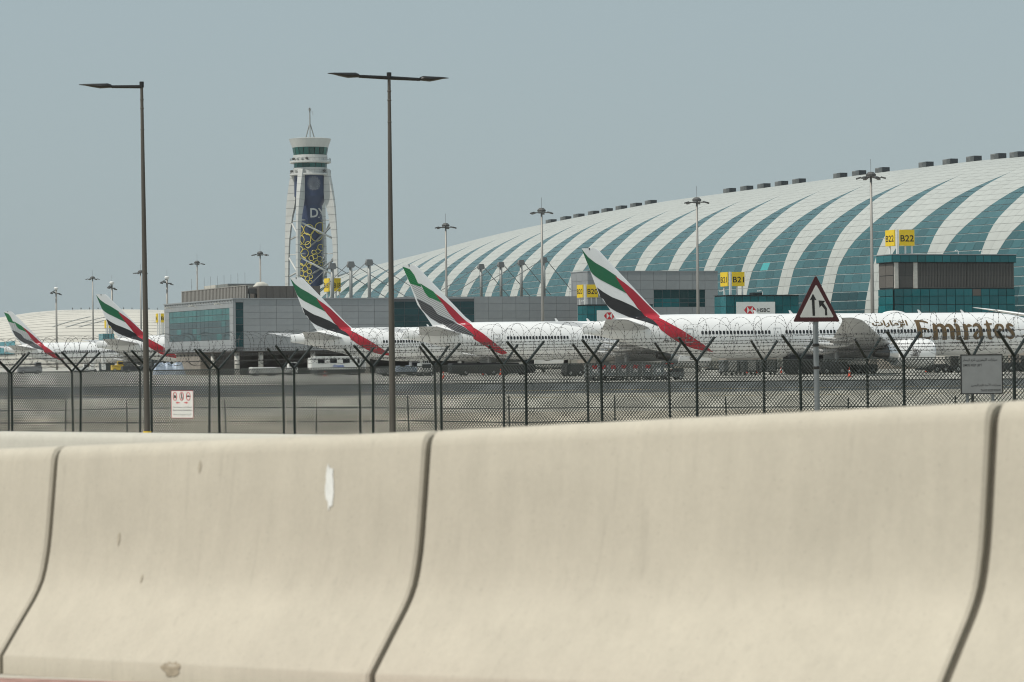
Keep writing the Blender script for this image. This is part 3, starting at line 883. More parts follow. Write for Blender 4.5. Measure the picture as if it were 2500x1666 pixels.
for i in range(16):
    a0, a1 = i*math.pi/8+0.02, (i+1)*math.pi/8-0.02
    r = tr(130)
    z0, z1 = tz(578), tz(541)
    MB().add([(r*math.cos(a0), r*math.sin(a0), z0), (r*math.cos(a1), r*math.sin(a1), z0), (r*math.cos(a1), r*math.sin(a1), z1), (r*math.cos(a0), r*math.sin(a0), z1)], [(0,1,2,3)]).build('deck_window', M['tower_glass'], TW)
MB().lathe([(tr(126), tz(578)), (tr(126), tz(541))], 30).build('deck_core', M['mullion'], TW)
MB().lathe([(tr(134), tz(636)), (tr(134), tz(578)), (tr(120), tz(577))], 36).build('lower_parapet', M['tower_white'], TW)
MB().lathe([(tr(148), tz(640)), (tr(162), tz(636)), (tr(162), tz(624)), (tr(140), tz(622))], 36).build('lower_deck', M['tower_white'], TW)
for zz in (505, 598):
    r_ = MB()
    for i in range(24):
        a = i*math.pi/12
        r_.tube([(tr(158)*math.cos(a), tr(158)*math.sin(a), tz(zz+25)), (tr(158)*math.cos(a), tr(158)*math.sin(a), tz(zz))], 0.06, 4)
    r_.tube([(tr(158)*math.cos(i*math.pi/18), tr(158)*math.sin(i*math.pi/18), tz(zz)) for i in range(36)], 0.06, 4, closed=True)
    r_.build('railing', M['tower_joint'], TW)
for i, (a, z) in enumerate(((3.4, 600), (3.9, 604), (5.6, 600), (4.3, 508), (3.7, 506), (4.0, 507), (4.6, 506))):
    MB().lathe([(0.15, -0.3), (0.55, 0), (0.6, 0.5), (0.2, 0.7)], 8, (tr(148)*math.cos(a), tr(148)*math.sin(a), tz(z+8))).build('radio_dish', M['tower_white'] if i % 2 else M['mast_dark'], TW)
MB().lathe([(tr(128), tz(800)), (tr(128), tz(640))], 40).build('upper_shaft', M['tower_blue'], TW, 40)
MB().lathe([(tr(90), tz(872)), (tr(126), tz(800))], 40).build('shaft_taper', M['tower_blue'], TW, 40)
SHR = tr(88)
MB().lathe([(SHR, 0), (SHR, tz(870))], 48).build('lower_shaft', M['tower_blue'], TW, 40)
PX0 = 500.0
def on_shaft(cx, cy, R_, off=0.08):
    """crop position on the shaft's face towards the camera -> local point"""
    s = max(-0.99, min(0.99, (cx-PX0-14)/3.2/SP/R_))
    a = math.asin(s)
    return Vector(((R_+off)*math.sin(a), -(R_+off)*math.cos(a), tz(cy)))
rings = [(502, 1063, 38), (590, 1050, 40), (560, 1110, 40), (430, 1060, 30), (476, 1135, 42), (432, 1140, 34), (468, 1245, 30), (455, 1310, 28), (495, 1180, 22), (590, 1200, 22),
         (430, 1215, 22), (520, 1285, 18), (548, 1270, 18), (580, 1290, 18), (520, 1320, 16), (435, 1345, 20), (470, 1365, 20), (500, 1345, 16), (560, 1320, 16), (595, 1330, 14),
         (440, 1400, 18), (475, 1410, 18), (505, 1390, 15), (455, 1440, 16), (490, 1445, 16), (515, 1430, 13), (480, 1475, 14), (510, 1470, 13), (540, 1240, 16), (570, 1230, 16)]
for cx, cy, r in rings:
    pts = [on_shaft(cx+r*math.cos(a*0.2618), cy+r*1.08*math.sin(a*0.2618), SHR) for a in range(24)]
    MB().tube(pts, 0.16 if r > 25 else 0.13, 5, closed=True).build('yellow_ring', M['tower_yellow'], TW)
em = MB()
for rr_ in range(5):
    for i in range(14):
        a = i*math.pi/7 + rr_*0.22
        rad = 12+8*rr_
        p = on_shaft(548+rad*math.cos(a), 705+rad*1.15*math.sin(a), tr(128), 0.12)
        em.obox(p, (0.08+0.02*rr_, 0, 0), (0, 0.05, 0), (0, 0, 0.08+0.026*rr_))
em.build('round_emblem', M['tower_white'], TW)['kind'] = 'stuff'
for ch, cx in (('D', 545), ('X', 600)):
    me = text_mesh(ch, 1.0, 0.0, 0.02)
    xs_ = [v.co.x for v in me.vertices]; ys_ = [v.co.y for v in me.vertices]
    for v in me.vertices:
        u = (v.co.x-(min(xs_)+max(xs_))/2)/(max(xs_)-min(xs_)); w = (v.co.y-(min(ys_)+max(ys_))/2)/(max(ys_)-min(ys_))
        v.co = on_shaft(cx+u*58, 932-w*72, SHR, 0.12)
    me.materials.clear(); me.materials.append(M['tower_white'])
    link('lettering', me, TW)
OUT = [(0, 11.6), (tz(1480), 11.5), (tz(1150), 11.3), (tz(900), 10.6), (tz(770), 9.7), (tz(640), 8.4), (tz(590), 7.9)]
INN = [(0, 10.1), (tz(1480), 10.0), (tz(1200), 9.6), (tz(970), 8.1), (tz(800), 6.2), (tz(640), 6.5), (tz(590), 6.6)]
for a in (155, 245, 335, 65):
    ca, sa = math.cos(RAD(a)), math.sin(RAD(a))
    lg = MB(); jt = MB()
    N = 26
    z1 = tz(592)
    vv, ff = [], []
    for i in range(N+1):
        z = z1*i/N
        ro, ri = herm(OUT, z), herm(INN, z)
        wd = 0.55 + 0.75*max(0, (z-tz(1000))/(z1-tz(1000)))
        for r, s in ((ri, -wd), (ro, -wd*0.8), (ro, wd*0.8), (ri, wd)):
            vv.append((r*ca - s*sa, r*sa + s*ca, z))
    for i in range(N):
        for k in range(4):
            ff.append((4*i+k, 4*i+(k+1)%4, 4*i+4+(k+1)%4, 4*i+4+k))
    lg.add(vv, ff)
    leg = lg.build('leg', M['tower_white'], TW)
    for i in range(1, N, 1):
        z = z1*i/N
        ro, ri = herm(OUT, z)+0.03, herm(INN, z)-0.03
        wd = 0.57 + 0.75*max(0, (z-tz(1000))/(z1-tz(1000)))
        v4 = []
        for zz in (z-0.06, z+0.06):
            for r, s in ((ri, -wd-.02), (ro, -wd*0.8-.02), (ro, wd*0.8+.02), (ri, wd+.02)): v4.append((r*ca-s*sa, r*sa+s*ca, zz))
        jt.add(v4, [(k, (k+1)%4, 4+(k+1)%4, 4+k) for k in range(4)])
    jt.build('leg_joint_band', M['tower_joint'], leg)
    cb, sb = math.cos(RAD(a+90)), math.sin(RAD(a+90))
    for za, zb in ((tz(1005), tz(1130)), (tz(1275), tz(1420))):
        ra, rb = herm(INN, za), herm(INN, zb)*0.98
        MB().tube([(ra*ca, ra*sa, za), (rb*cb, rb*sb, zb)], 0.36, 8).build('diagonal_brace', M['tower_white'], TW, True)
    if a in (335, 65):
        for za, zb in ((tz(1040), tz(1215)), (tz(1300), tz(1430))):
            ra = herm(INN, za)
            MB().tube([(ra*ca, ra*sa, za), (SHR*math.cos(RAD(a-80)), SHR*math.sin(RAD(a-80)), zb)], 0.36, 8).build('shaft_brace', M['tower_joint'], TW, True)
    for zz in (tz(988), tz(1250)):
        ra = herm(INN, zz)
        MB().tube([(SHR*ca, SHR*sa, zz), (ra*ca, ra*sa, zz)], 0.22, 8).build('strut', M['tower_white'], TW, True)
for i in range(3):
    a = i*2.094+0.6
    MB().tube([(tr(42)*math.cos(a), tr(42)*math.sin(a), zc_top), (0.2*math.cos(a), 0.2*math.sin(a), tz(236))], 0.22, 6).build('antenna_strut', M['stay'], TW)
an = MB().tube([(0, 0, tz(250)), (0, 0, tz(110))], [0.28, 0.2], 8).tube([(0, 0, tz(112)), (0, 0, tz(96))], 0.06, 5)
for zz in (112, 122, 132): an.lathe([(0.3, tz(zz)), (0.7, tz(zz)+0.1), (0.3, tz(zz)+0.3)], 8)
an.box(0.2, 1.2, -0.05, 0.05, tz(140), tz(138)).box(1.1, 1.25, -0.1, 0.1, tz(165), tz(135))
an.build('antenna', M['stay'], TW)

# ------------------------------------------------------------------ airliners
M['paint'] = pmat('aircraft_white', (0.86, 0.86, 0.855), 0.32, var=0.035, scale=0.25, coat=0.25)
M['belly'] = pmat('aircraft_belly_grey', (0.60, 0.60, 0.595), 0.4, var=0.08, scale=0.5)
M['wing_grey'] = pmat('aircraft_wing_grey', (0.48, 0.485, 0.49), 0.45, var=0.15, scale=0.5)
M['fin_green'] = pmat('livery_green', (0.008, 0.135, 0.055), 0.35, coat=0.2)
M['fin_red'] = pmat('livery_red', (0.42, 0.012, 0.028), 0.35, coat=0.2, var=0.08, scale=0.4)
M['fin_black'] = pmat('livery_black', (0.018, 0.018, 0.021), 0.35, coat=0.2)
def hatch_mat(name, ca, cb, sc_):
    m = bpy.data.materials.new(name); m.use_nodes = True
    n, l = m.node_tree.nodes, m.node_tree.links
    p = n['Principled BSDF']; p.inputs['Roughness'].default_value = 0.35
    tc = n.new('ShaderNodeTexCoord'); mp = n.new('ShaderNodeMapping')
    mp.inputs['Rotation'].default_value = (0, RAD(-62), 0)
    w = n.new('ShaderNodeTexWave'); w.inputs['Scale'].default_value = sc_; w.inputs['Distortion'].default_value = 0.6; w.inputs['Detail Scale'].default_value = 0.3
    l.new(tc.outputs['Object'], mp.inputs['Vector']); l.new(mp.outputs['Vector'], w.inputs['Vector'])
    r = n.new('ShaderNodeValToRGB')
    r.color_ramp.elements[0].color = (*ca, 1); r.color_ramp.elements[1].color = (*cb, 1)
    r.color_ramp.elements[0].position = 0.25; r.color_ramp.elements[1].position = 0.6
    l.new(w.outputs['Fac'], r.inputs['Fac']); l.new(r.outputs['Color'], p.inputs['Base Color'])
    return m
M['hatch_green'] = hatch_mat('livery_green_hatched', (0.006, 0.10, 0.045), (0.02, 0.25, 0.07), 1.1)
M['hatch_white'] = hatch_mat('livery_white_hatched', (0.30, 0.30, 0.30), (0.66, 0.66, 0.65), 1.1)
M['hatch_black'] = hatch_mat('livery_black_hatched', (0.02, 0.02, 0.022), (0.13, 0.13, 0.135), 1.1)
M['gold'] = pmat('livery_gold', (0.155, 0.098, 0.042), 0.4, metal=0.2, var=0.08, scale=1)
M['dark_print'] = pmat('livery_dark_print', (0.06, 0.05, 0.045), 0.5)
M['win'] = pmat('cabin_window', (0.015, 0.017, 0.02), 0.15)
M['seam'] = pmat('door_seam', (0.36, 0.36, 0.36), 0.5)
M['nacelle_lip'] = pmat('nacelle_lip', (0.62, 0.63, 0.64), 0.25, metal=0.7)
M['exhaust'] = pmat('exhaust_metal', (0.12, 0.115, 0.11), 0.4, metal=0.7)
M['tyre'] = pmat('tyre', (0.02, 0.02, 0.021), 0.85)
M['gear'] = pmat('gear_metal', (0.42, 0.43, 0.43), 0.5, metal=0.2)

FUS = [ # x, half width, half height, centre z
 (0, 0.10, 0.66, 6.60), (1.2, 0.35, 0.80, 6.62), (4, 1.05, 1.28, 6.56), (8, 1.90, 2.00, 6.26), (12, 2.52, 2.58, 5.92), (16, 2.88, 2.92, 5.63), (20, 3.06, 3.07, 5.48), (23, 3.10, 3.10, 5.45),
 (62, 3.10, 3.10, 5.45), (65, 3.02, 3.04, 5.42), (68, 2.70, 2.78, 5.28), (70.5, 2.10, 2.25, 5.05), (72.3, 1.40, 1.55, 4.82), (73.4, 0.75, 0.85, 4.68), (73.9, 0.12, 0.15, 4.62)]
def fus(x): return herm(FUS, x, 1), herm(FUS, x, 2), herm(FUS, x, 3)
def fus_y(x, z):
    w, h, c = fus(x)
    k = (z-c)/h
    return w*math.sqrt(1-k*k) if abs(k) < 1 else 0.0
FTE = [(7.0, 5.6), (8.0, 4.9), (8.8, 4.35), (9.8, 3.65), (11.3, 2.45), (17.6, 0.0)]
FLE = [(7.0, 13.2), (8.5, 11.6), (9.3, 10.55), (17.4, 2.45), (17.6, 2.1)]
def fin_y(x, z):
    if z > 17.6 or z < 7.0: return 0.0
    a, b = interp(FTE, z), interp(FLE, z)
    if not a <= x <= b: return 0.0
    u = (b-x)/(b-a)                                      # 0 at the leading edge
    th = 0.105*(b-a)*0.5
    return th*(2.97*math.sqrt(max(u, 0)) - 1.26*u - 3.516*u*u + 2.843*u**3 - 1.015*u**4)/1.0
def skin(x, z): return max(fin_y(x, z), fus_y(x, z))

def scan_patch(poly, side, off=0.025, rows=44, cols=10, f=skin):
    """cover a polygon (x, z) on the aircraft's skin with a thin layer"""
    zs_ = [p[1] for p in poly]
    z0, z1 = min(zs_)+1e-3, max(zs_)-1e-3
    rws = []
    for i in range(rows+1):
        z = z0+(z1-z0)*i/rows
        xs_ = []
        for a, b in zip(poly, poly[1:]+poly[:1]):
            if (a[1]-z)*(b[1]-z) < 0:
                xs_.append(a[0]+(b[0]-a[0])*(z-a[1])/(b[1]-a[1]))
        if len(xs_) >= 2: rws.append((z, min(xs_), max(xs_)))
    mb = MB()
    vv = [(a+(b-a)*c/cols, side*(f(a+(b-a)*c/cols, z)+off), z) for z, a, b in rws for c in range(cols+1)]
    ff = [(r*(cols+1)+c, r*(cols+1)+c+1, (r+1)*(cols+1)+c+1, (r+1)*(cols+1)+c) for r in range(len(rws)-1) for c in range(cols)]
    return mb.add(vv, ff)

# P1's frame, used to read livery outlines off the photograph into aircraft coordinates
T1, T2 = 354.0, 420.0
Q1 = on_t(1421.5, 700, T1)[0]
Q2 = on_t(983, 700, T2)[0]
def on_p(px, py, tq, lat):
    q, z = on_t(px, py, tq[0]-lat)
    return q-tq[1], z
def z4(p): return (1250+p[0]/4.706, 560+p[1]/4.706)
def z5(p): return (1600+p[0]/3.136, 600+p[1]/3.136)
def z3(p): return (800+p[0]/3.136, 600+p[1]/3.136)
def z1(p): return (2100+p[0]/5.8825, 760+p[1]/5.8825)
def conv(pts, zf, lat=0.0, tq=(T1, Q1)):
    return [on_p(*zf(p), tq, lat) for p in pts]
GREEN_A = conv([(803,232),(870,320),(950,385),(1060,450),(1190,538),(1240,620),(1340,760),(1250,708),(1130,645),(1000,575),(935,525),(903,488)], z4)
BLACK_A = conv([(985,668),(1060,725),(1150,780),(1250,820),(1380,880),(1490,950),(1540,1020),(1590,1055),(1640,1120),(1600,1110),(1500,1068),(1400,1035),(1300,990),(1200,945),(1130,900),(1090,860),(1055,795),(1030,790)], z4, 0.3)
RED_A = conv([(1190,538),(1300,618),(1400,698),(1480,778),(1560,860),(1640,938),(1690,990)], z4, 0.4) + conv([(60,552),(130,600),(210,650),(310,720),(460,816)], z5, 2.7) + conv([(390,806),(300,790),(200,752),(100,690),(40,640)], z5, 2.5) + conv([(1620,1100),(1580,1045),(1540,1015),(1490,945),(1450,910),(1400,835),(1350,775),(1330,750),(1240,618)], z4, 0.5)
GREEN_B1 = conv([(573,160),(628,182),(660,225),(690,292),(707,292),(715,318),(690,310),(630,290)], z3, 0, (T2, Q2))
GREEN_B2 = conv([(707,290),(740,312),(805,352),(830,385),(872,442),(800,408),(770,398),(740,360)], z3, 0, (T2, Q2))
WHITE_B1 = conv([(632,292),(690,312),(720,325),(770,402),(800,465),(740,430),(682,402)], z3, 0, (T2, Q2))
WHITE_B2 = conv([(770,400),(800,412),(875,446),(920,515),(975,580),(880,538),(830,518),(800,462)], z3, 0, (T2, Q2))
BLACK_B1 = conv([(682,404),(740,432),(800,467),(845,530),(880,600),(860,600),(790,556),(722,488)], z3, 0.2, (T2, Q2))
BLACK_B2 = conv([(832,520),(880,542),(960,580),(1020,622),(1060,660),(1095,700),(1040,682),(960,660),(900,622),(870,580)], z3, 0.3, (T2, Q2))
RED_B = conv([(805,352),(870,400),(950,470),(1030,550),(1085,598)], z3, 0.4, (T2, Q2)) + conv([(1130,625),(1190,670),(1240,715),(1310,770),(1400,832)], z3, 2.7, (T2, Q2)) + conv([(1350,835),(1260,800),(1200,765),(1120,715)], z3, 2.5, (T2, Q2)) + conv([(1070,670),(1020,615),(975,575),(920,510),(875,442),(835,385)], z3, 0.4, (T2, Q2))

def ribbon(mb, pts, ws, k):
    """a pen stroke in crop units; k lifts successive strokes apart"""
    P = [Vector((p[0], p[1])) for p in pts]
    # resample
    Q, W = [], []
    for i in range(len(P)-1):
        n = max(2, int((P[i+1]-P[i]).length/18))
        for j in range(n):
            f = j/n; Q.append(P[i].lerp(P[i+1], f)); W.append(ws[i]+(ws[i+1]-ws[i])*f)
    Q.append(P[-1]); W.append(ws[-1])
    # smooth corners
    for _ in range(3):
        Q = [Q[0]] + [(Q[i-1]+Q[i]*2+Q[i+1])/4 for i in range(1, len(Q)-1)] + [Q[-1]]
    vv = []
    for i, q in enumerate(Q):
        d = (Q[min(i+1, len(Q)-1)]-Q[max(i-1, 0)]).normalized()
        nrm = Vector((-d.y, d.x))
        for s in (-0.5, 0.0, 0.5):
            c = q + nrm*(W[i]*1.14*s)
            x, z = on_p(*z1((c.x, c.y)), (T1, Q1), 3.0)
            vv.append((x, -(fus_y(x, z)+0.02+0.003*k), z))
    ff = []
    for i in range(len(Q)-1):
        for s in (0, 1): ff.append((3*i+s, 3*i+s+1, 3*i+4+s, 3*i+3+s))
    mb.add(vv, ff)
STROKES = [
 ([(800,138),(860,140),(930,142),(990,168)], (16,26,26,20)), ([(838,140),(848,260),(862,395)], (52,56,60)), ([(850,255),(920,250),(965,256),(968,282)], (22,24,22,10)), ([(850,395),(930,400),(985,392),(1018,362)], (34,36,30,14)),
 ([(1045,190),(1075,188),(1076,250),(1080,412)], (14,48,58,60)), ([(1092,225),(1140,190),(1185,205),(1204,250),(1212,412)], (16,40,52,58,58)), ([(1222,225),(1262,190),(1305,208),(1316,260),(1322,385),(1352,402)], (16,40,52,58,52,16)),
 ([(1350,192),(1392,184),(1400,220),(1412,412)], (12,40,54,56)), ([(1372,130),(1386,138),(1402,146)], (30,52,30)),
 ([(1480,192),(1508,188),(1514,240),(1522,412)], (12,44,54,56)), ([(1530,225),(1565,190),(1606,212)], (18,40,16)),
 ([(1620,225),(1650,188),(1700,190),(1724,240),(1732,385),(1762,402)], (16,34,44,48,46,14)), ([(1722,282),(1660,300),(1632,345),(1650,392),(1690,398),(1724,360)], (18,34,46,40,28,14)),
 ([(1838,130),(1838,200),(1842,330),(1858,395),(1895,400)], (12,44,46,44,14)), ([(1785,190),(1840,186),(1902,182)], (14,24,16)),
 ([(1950,288),(2010,278),(2056,262),(2046,205),(2000,180),(1958,212),(1942,290),(1966,362),(2010,388),(2068,350)], (14,22,24,36,26,44,52,44,34,12)),
 ([(2208,222),(2180,186),(2130,186),(2112,225),(2150,272),(2200,318),(2208,360),(2160,394),(2095,362)], (14,34,38,44,46,46,42,34,14))]

CACHE = {}
def cached(key, fn):
    if key not in CACHE: CACHE[key] = fn()
    return CACHE[key]

def skin_text(name, s, x0, x1, z0, z1, side, m, off=0.03):
    def mk():
        me = text_mesh(s, 1.0, 0.0, 0.01 if s.isascii() else 0.035)
        bm = bmesh.new(); bm.from_mesh(me)
        ys = [v.co.y for v in bm.verts]; xs_ = [v.co.x for v in bm.verts]
        a, b, c, d = min(xs_), max(xs_), min(ys), max(ys)
        for i in range(1, 6):
            bmesh.ops.bisect_plane(bm, geom=bm.verts[:]+bm.edges[:]+bm.faces[:], plane_co=(0, c+(d-c)*i/6, 0), plane_no=(0, 1, 0))
        for v in bm.verts:
            u, w = (v.co.x-a)/(b-a), (v.co.y-c)/(d-c)
            x = x0+(x1-x0)*u if side < 0 else x1+(x0-x1)*u
            z = z0+(z1-z0)*w
            v.co = (x, side*(fus_y(x, z)+off), z)
        bm.to_mesh(me); bm.free()
        me.materials.clear(); me.materials.append(m); me.name = name
        return me
    return mk

def wing_mesh(name, st, m, side, n=9):
    """st: (y, xLE, xTE, z, thickness)"""
    mb = MB(); vv, ff = [], []
    for y, xl, xt, z, th in st:
        c = xl-xt
        up_, lo_ = [], []
        for i in range(n+1):
            u = (1-math.cos(math.pi*i/n))/2
            yt = th*(2.97*math.sqrt(u)-1.26*u-3.516*u*u+2.843*u**3-1.015*u**4)*0.5
            up_.append((xl-c*u, side*y, z+yt*1.1)); lo_.append((xl-c*u, side*y, z-yt*0.9))
        vv += up_ + lo_[::-1][1:-1]
    r = 2*n
    for i in range(len(st)-1):
        for k in range(r): ff.append((i*r+k, i*r+(k+1)%r, (i+1)*r+(k+1)%r, (i+1)*r+k))
    ff.append(tuple(range(r))); ff.append(tuple((len(st)-1)*r+k for k in reversed(range(r))))
    return mb.add(vv, ff).mesh(name, m, 50)

WING = [(2.2, 47.2, 33.2, 3.75, 1.7), (6, 44.4, 32.9, 4.0, 1.45), (10, 41.5, 32.4, 4.35, 1.15), (16, 37.2, 29.8, 5.0, 0.85), (22, 32.9, 27.2, 5.75, 0.6), (28, 28.5, 24.7, 6.7, 0.36), (30.6, 26.4, 23.5, 7.15, 0.24), (32.4, 24.2, 22.4, 7.45, 0.08)]
STAB = [(0.8, 9.6, 2.2, 6.55, 0.7), (2.0, 9.0, 2.0, 6.68, 0.65), (6, 5.7, 0.6, 7.15, 0.45), (10.0, 2.5, -0.9, 7.62, 0.26), (10.8, 1.5, -1.1, 7.72, 0.10)]
DOORS = (14.7, 28.0, 42.5, 57.2, 67.2)

def build_plane(label, t, q, livery, reg, full=True, word=False):
    pl = empty('airliner', qt(q, t), YAW, label, 'airliner', 'airliners parked along the concourse')
    def add(name, key, fn, parent=pl):
        return link(name, cached(key, fn), parent)
    def fus_mesh():
        mb = MB(); vv, ff = [], []
        X = [0, 0.6, 1.2, 2.5] + [4+2*i for i in range(10)] + [27, 33, 40, 48, 56, 62] + [63.5, 65, 66.5, 68, 69.2, 70.4, 71.4, 72.3, 73, 73.5, 73.8, 73.9]
        n = 40
        for x in X:
            w, h, c = fus(x)
            for k in range(n):
                a = 6.28318531*k/n
                vv.append((x, w*math.cos(a), c+h*math.sin(a)))
        for i in range(len(X)-1):
            for k in range(n): ff.append((i*n+k, i*n+(k+1)%n, (i+1)*n+(k+1)%n, (i+1)*n+k))
        ff.append(tuple(reversed(range(n)))); ff.append(tuple((len(X)-1)*n+k for k in range(n)))
        return mb.add(vv, ff).mesh('fuselage', M['paint'], 60)
    fo = add('fuselage', 'fus', fus_mesh)
    def belly():
        mb = MB()
        vv, ff = [], []
        X = [29, 31, 34, 38, 43, 47, 50, 52.5]
        S = [0.2, 0.7, 0.95, 1, 1, 0.95, 0.7, 0.2]
        n = 16
        for x, s in zip(X, S):
            for k in range(n+1):
                a = math.pi*k/n
                vv.append((x, 3.35*s*math.cos(a)+(0 if s > .3 else 0), 3.9-1.95*s*math.sin(a)-0.0))
        for i in range(len(X)-1):
            for k in range(n): ff.append((i*(n+1)+k, i*(n+1)+k+1, (i+1)*(n+1)+k+1, (i+1)*(n+1)+k))
        return mb.add(vv, ff).mesh('belly_fairing', M['belly'], True)
    add('belly_fairing', 'belly', belly)
    def finm():
        mb = MB(); vv, ff = [], []
        Z = [7.0, 7.6, 8.2, 8.8, 9.3, 9.8, 11.3, 13, 15, 16.5, 17.3, 17.6]
        n = 12
        for z in Z:
            a, b = interp(FTE, z), interp(FLE, z)
            ring = []
            for i in range(n+1):
                u = (1-math.cos(math.pi*i/n))/2
                x = b-(b-a)*u
                ring.append((x, fin_y(x, z), z))
            vv += ring + [(x, -y, zz) for x, y, zz in ring[::-1][1:-1]]
        r = 2*n
        for i in range(len(Z)-1):
            for k in range(r): ff.append((i*r+k, i*r+(k+1)%r, (i+1)*r+(k+1)%r, (i+1)*r+k))
        ff.append(tuple((len(Z)-1)*r+k for k in reversed(range(r))))
        return mb.add(vv, ff).mesh('tail_fin', M['paint'], 50)
    fn = add('tail_fin', 'fin', finm)
    for sd in (-1, 1):
        if livery == 'A':
            for nm, poly, m in (('green_stripe', GREEN_A, 'fin_green'), ('black_stripe', BLACK_A, 'fin_black'), ('red_stripe', RED_A, 'fin_red')):
                add(nm, (nm, 'A', sd), lambda nm=nm, poly=poly, m=m: scan_patch(poly, sd, 0.03 if nm != 'red_stripe' else 0.036).mesh(nm, M[m], True), fn)
        else:
            for nm, poly, m in (('green_stripe', GREEN_B1, 'hatch_green'), ('green_fold', GREEN_B2, 'hatch_green'), ('grey_stripe', WHITE_B1, 'hatch_white'), ('grey_fold', WHITE_B2, 'hatch_white'),
                                ('black_stripe', BLACK_B1, 'hatch_black'), ('black_fold', BLACK_B2, 'hatch_black'), ('red_stripe', RED_B, 'fin_red')):
                add(nm, (nm, 'B', sd), lambda nm=nm, poly=poly, m=m: scan_patch(poly, sd, 0.03 if 'fold' not in nm else 0.036).mesh(nm, M[m], True), fn)
    add('fin_tip_light', 'ftl', lambda: MB().box(1.0, 1.15, -0.12, 0.12, 17.35, 17.66).mesh('fin_tip_light', M['exhaust']), fn)
    for sd in (-1, 1):
        add('horizontal_stabiliser', ('stab', sd), lambda: wing_mesh('horizontal_stabiliser', STAB, M['wing_grey'], sd))
        w = add('wing', ('wing', sd), lambda: wing_mesh('wing', WING, M['wing_grey'], sd))
        if not full: continue
        for i, (y, x0, x1, z, r) in enumerate(((6.0, 36, 30.5, 3.45, 0.42), (13, 34.5, 28.0, 4.25, 0.36), (19, 31.5, 25.5, 5.0, 0.3))):
            add('flap_fairing', ('flap', sd, i), lambda: MB().tube([(x0, sd*y, z+0.1), (x0-1, sd*y, z-0.15), ((x0+x1)/2, sd*y, z-0.3), (x1+1, sd*y, z), (x1, sd*y, z+0.25)], [0.05, r*0.8, r, r*0.6, 0.05], 10).mesh('flap_fairing', M['belly'], True), w)
        ey, ez = 9.6, 2.85
        def nac():
            mb = MB(); pr = [(42.6, 1.72), (43.6, 1.86), (45.2, 2.0), (46.8, 2.03), (47.6, 1.98), (48.1, 1.86), (48.25, 1.72), (48.1, 1.60), (47.2, 1.55), (45.5, 1.55)]
            n = 36; vv, ff = [], []
            for x, r in pr:
                for k in range(n): vv.append((x, sd*ey+r*math.cos(6.28318531*k/n), ez+r*math.sin(6.28318531*k/n)))
            for i in range(len(pr)-1):
                for k in range(n): ff.append((i*n+k, i*n+(k+1)%n, (i+1)*n+(k+1)%n, (i+1)*n+k))
            ff.append(tuple(range(n)))
            return mb.add(vv, ff).mesh('engine', M['paint'], 40)
        en = add('engine', ('nac', sd), nac)
        def disc(x, r, nm, m, x2, r2):
            n = 28
            mb = MB(); mb.tube([(x, sd*ey, ez), (x2, sd*ey, ez)], [r, r2], n)
            return mb.mesh(nm, m, 40)
        add('fan', ('fan', sd), lambda: disc(45.6, 1.54, 'fan', M['tyre'], 45.9, 1.54), en)
        add('spinner', ('spin', sd), lambda: disc(45.95, 0.55, 'spinner', M['gear'], 46.9, 0.05), en)
        add('intake_lip', ('lip', sd), lambda: MB().tube([(48.15, sd*ey+1.80*math.cos(6.2832*k/36), ez+1.80*math.sin(6.2832*k/36)) for k in range(36)], 0.10, 8, closed=True).mesh('intake_lip', M['nacelle_lip'], True), en)
        add('core_cowl', ('core', sd), lambda: disc(42.7, 1.45, 'core_cowl', M['nacelle_lip'], 41.4, 1.1), en)
        add('exhaust_cone', ('exh', sd), lambda: disc(41.5, 0.95, 'exhaust_cone', M['exhaust'], 39.4, 0.45), en)
        add('pylon', ('pyl', sd), lambda: MB().prism([(47.0, ez+1.9), (43, ez+1.95), (36.5, 4.0), (36.0, 4.4), (41.5, 5.0), (45.5, ez+2.25)], (1,0,0), (0,0,1), (0, sd*ey+0.22, 0), (0,-1,0), 0.44).mesh('pylon', M['belly'], 40), en)
        if sd == -1:
            def emb():
                mb = MB(); k = 0
                for pts, w_ in (([(748,540),(760,530),(775,545),(760,562),(748,580),(770,590),(790,560),(790,535),(800,560),(800,640)], 9), ([(735,620),(740,665),(775,672),(815,665),(838,640),(838,605)], 10), ([(755,600),(755,640),(775,640),(775,605)], 9), ([(785,600),(785,645),(815,640),(818,590),(840,575)], 9), ([(800,555),(825,560),(850,600)], 9), ([(855,570),(862,590),(850,600)], 8), ([(745,640),(800,650)], 7)):
                    ribbon_n(mb, pts, w_, k); k += 1
                return mb.mesh('engine_emblem', M['dark_print'])
            def ribbon_n(mb, pts, w_, k):
                Q = [Vector((p[0], p[1])) for p in pts]
                vv, ff = [], []
                for i, c in enumerate(Q):
                    d = (Q[min(i+1, len(Q)-1)]-Q[max(i-1, 0)]).normalized(); nr = Vector((-d.y, d.x))
                    for s in (-0.5, 0.5):
                        cc = c+nr*(w_*s)
                        x, z = on_p(*z1((cc.x, cc.y)), (T1, Q1), 11.5)
                        dz = max(-1.9, min(1.9, z-ez)); x = max(43.8, min(47.4, x))
                        vv.append((x, -(ey+math.sqrt(2.06**2-dz*dz)+0.02+0.002*k), z))
                for i in range(len(Q)-1): ff.append((2*i, 2*i+1, 2*i+3, 2*i+2))
                mb.add(vv, ff)
            add('engine_emblem', 'emb', emb, en)
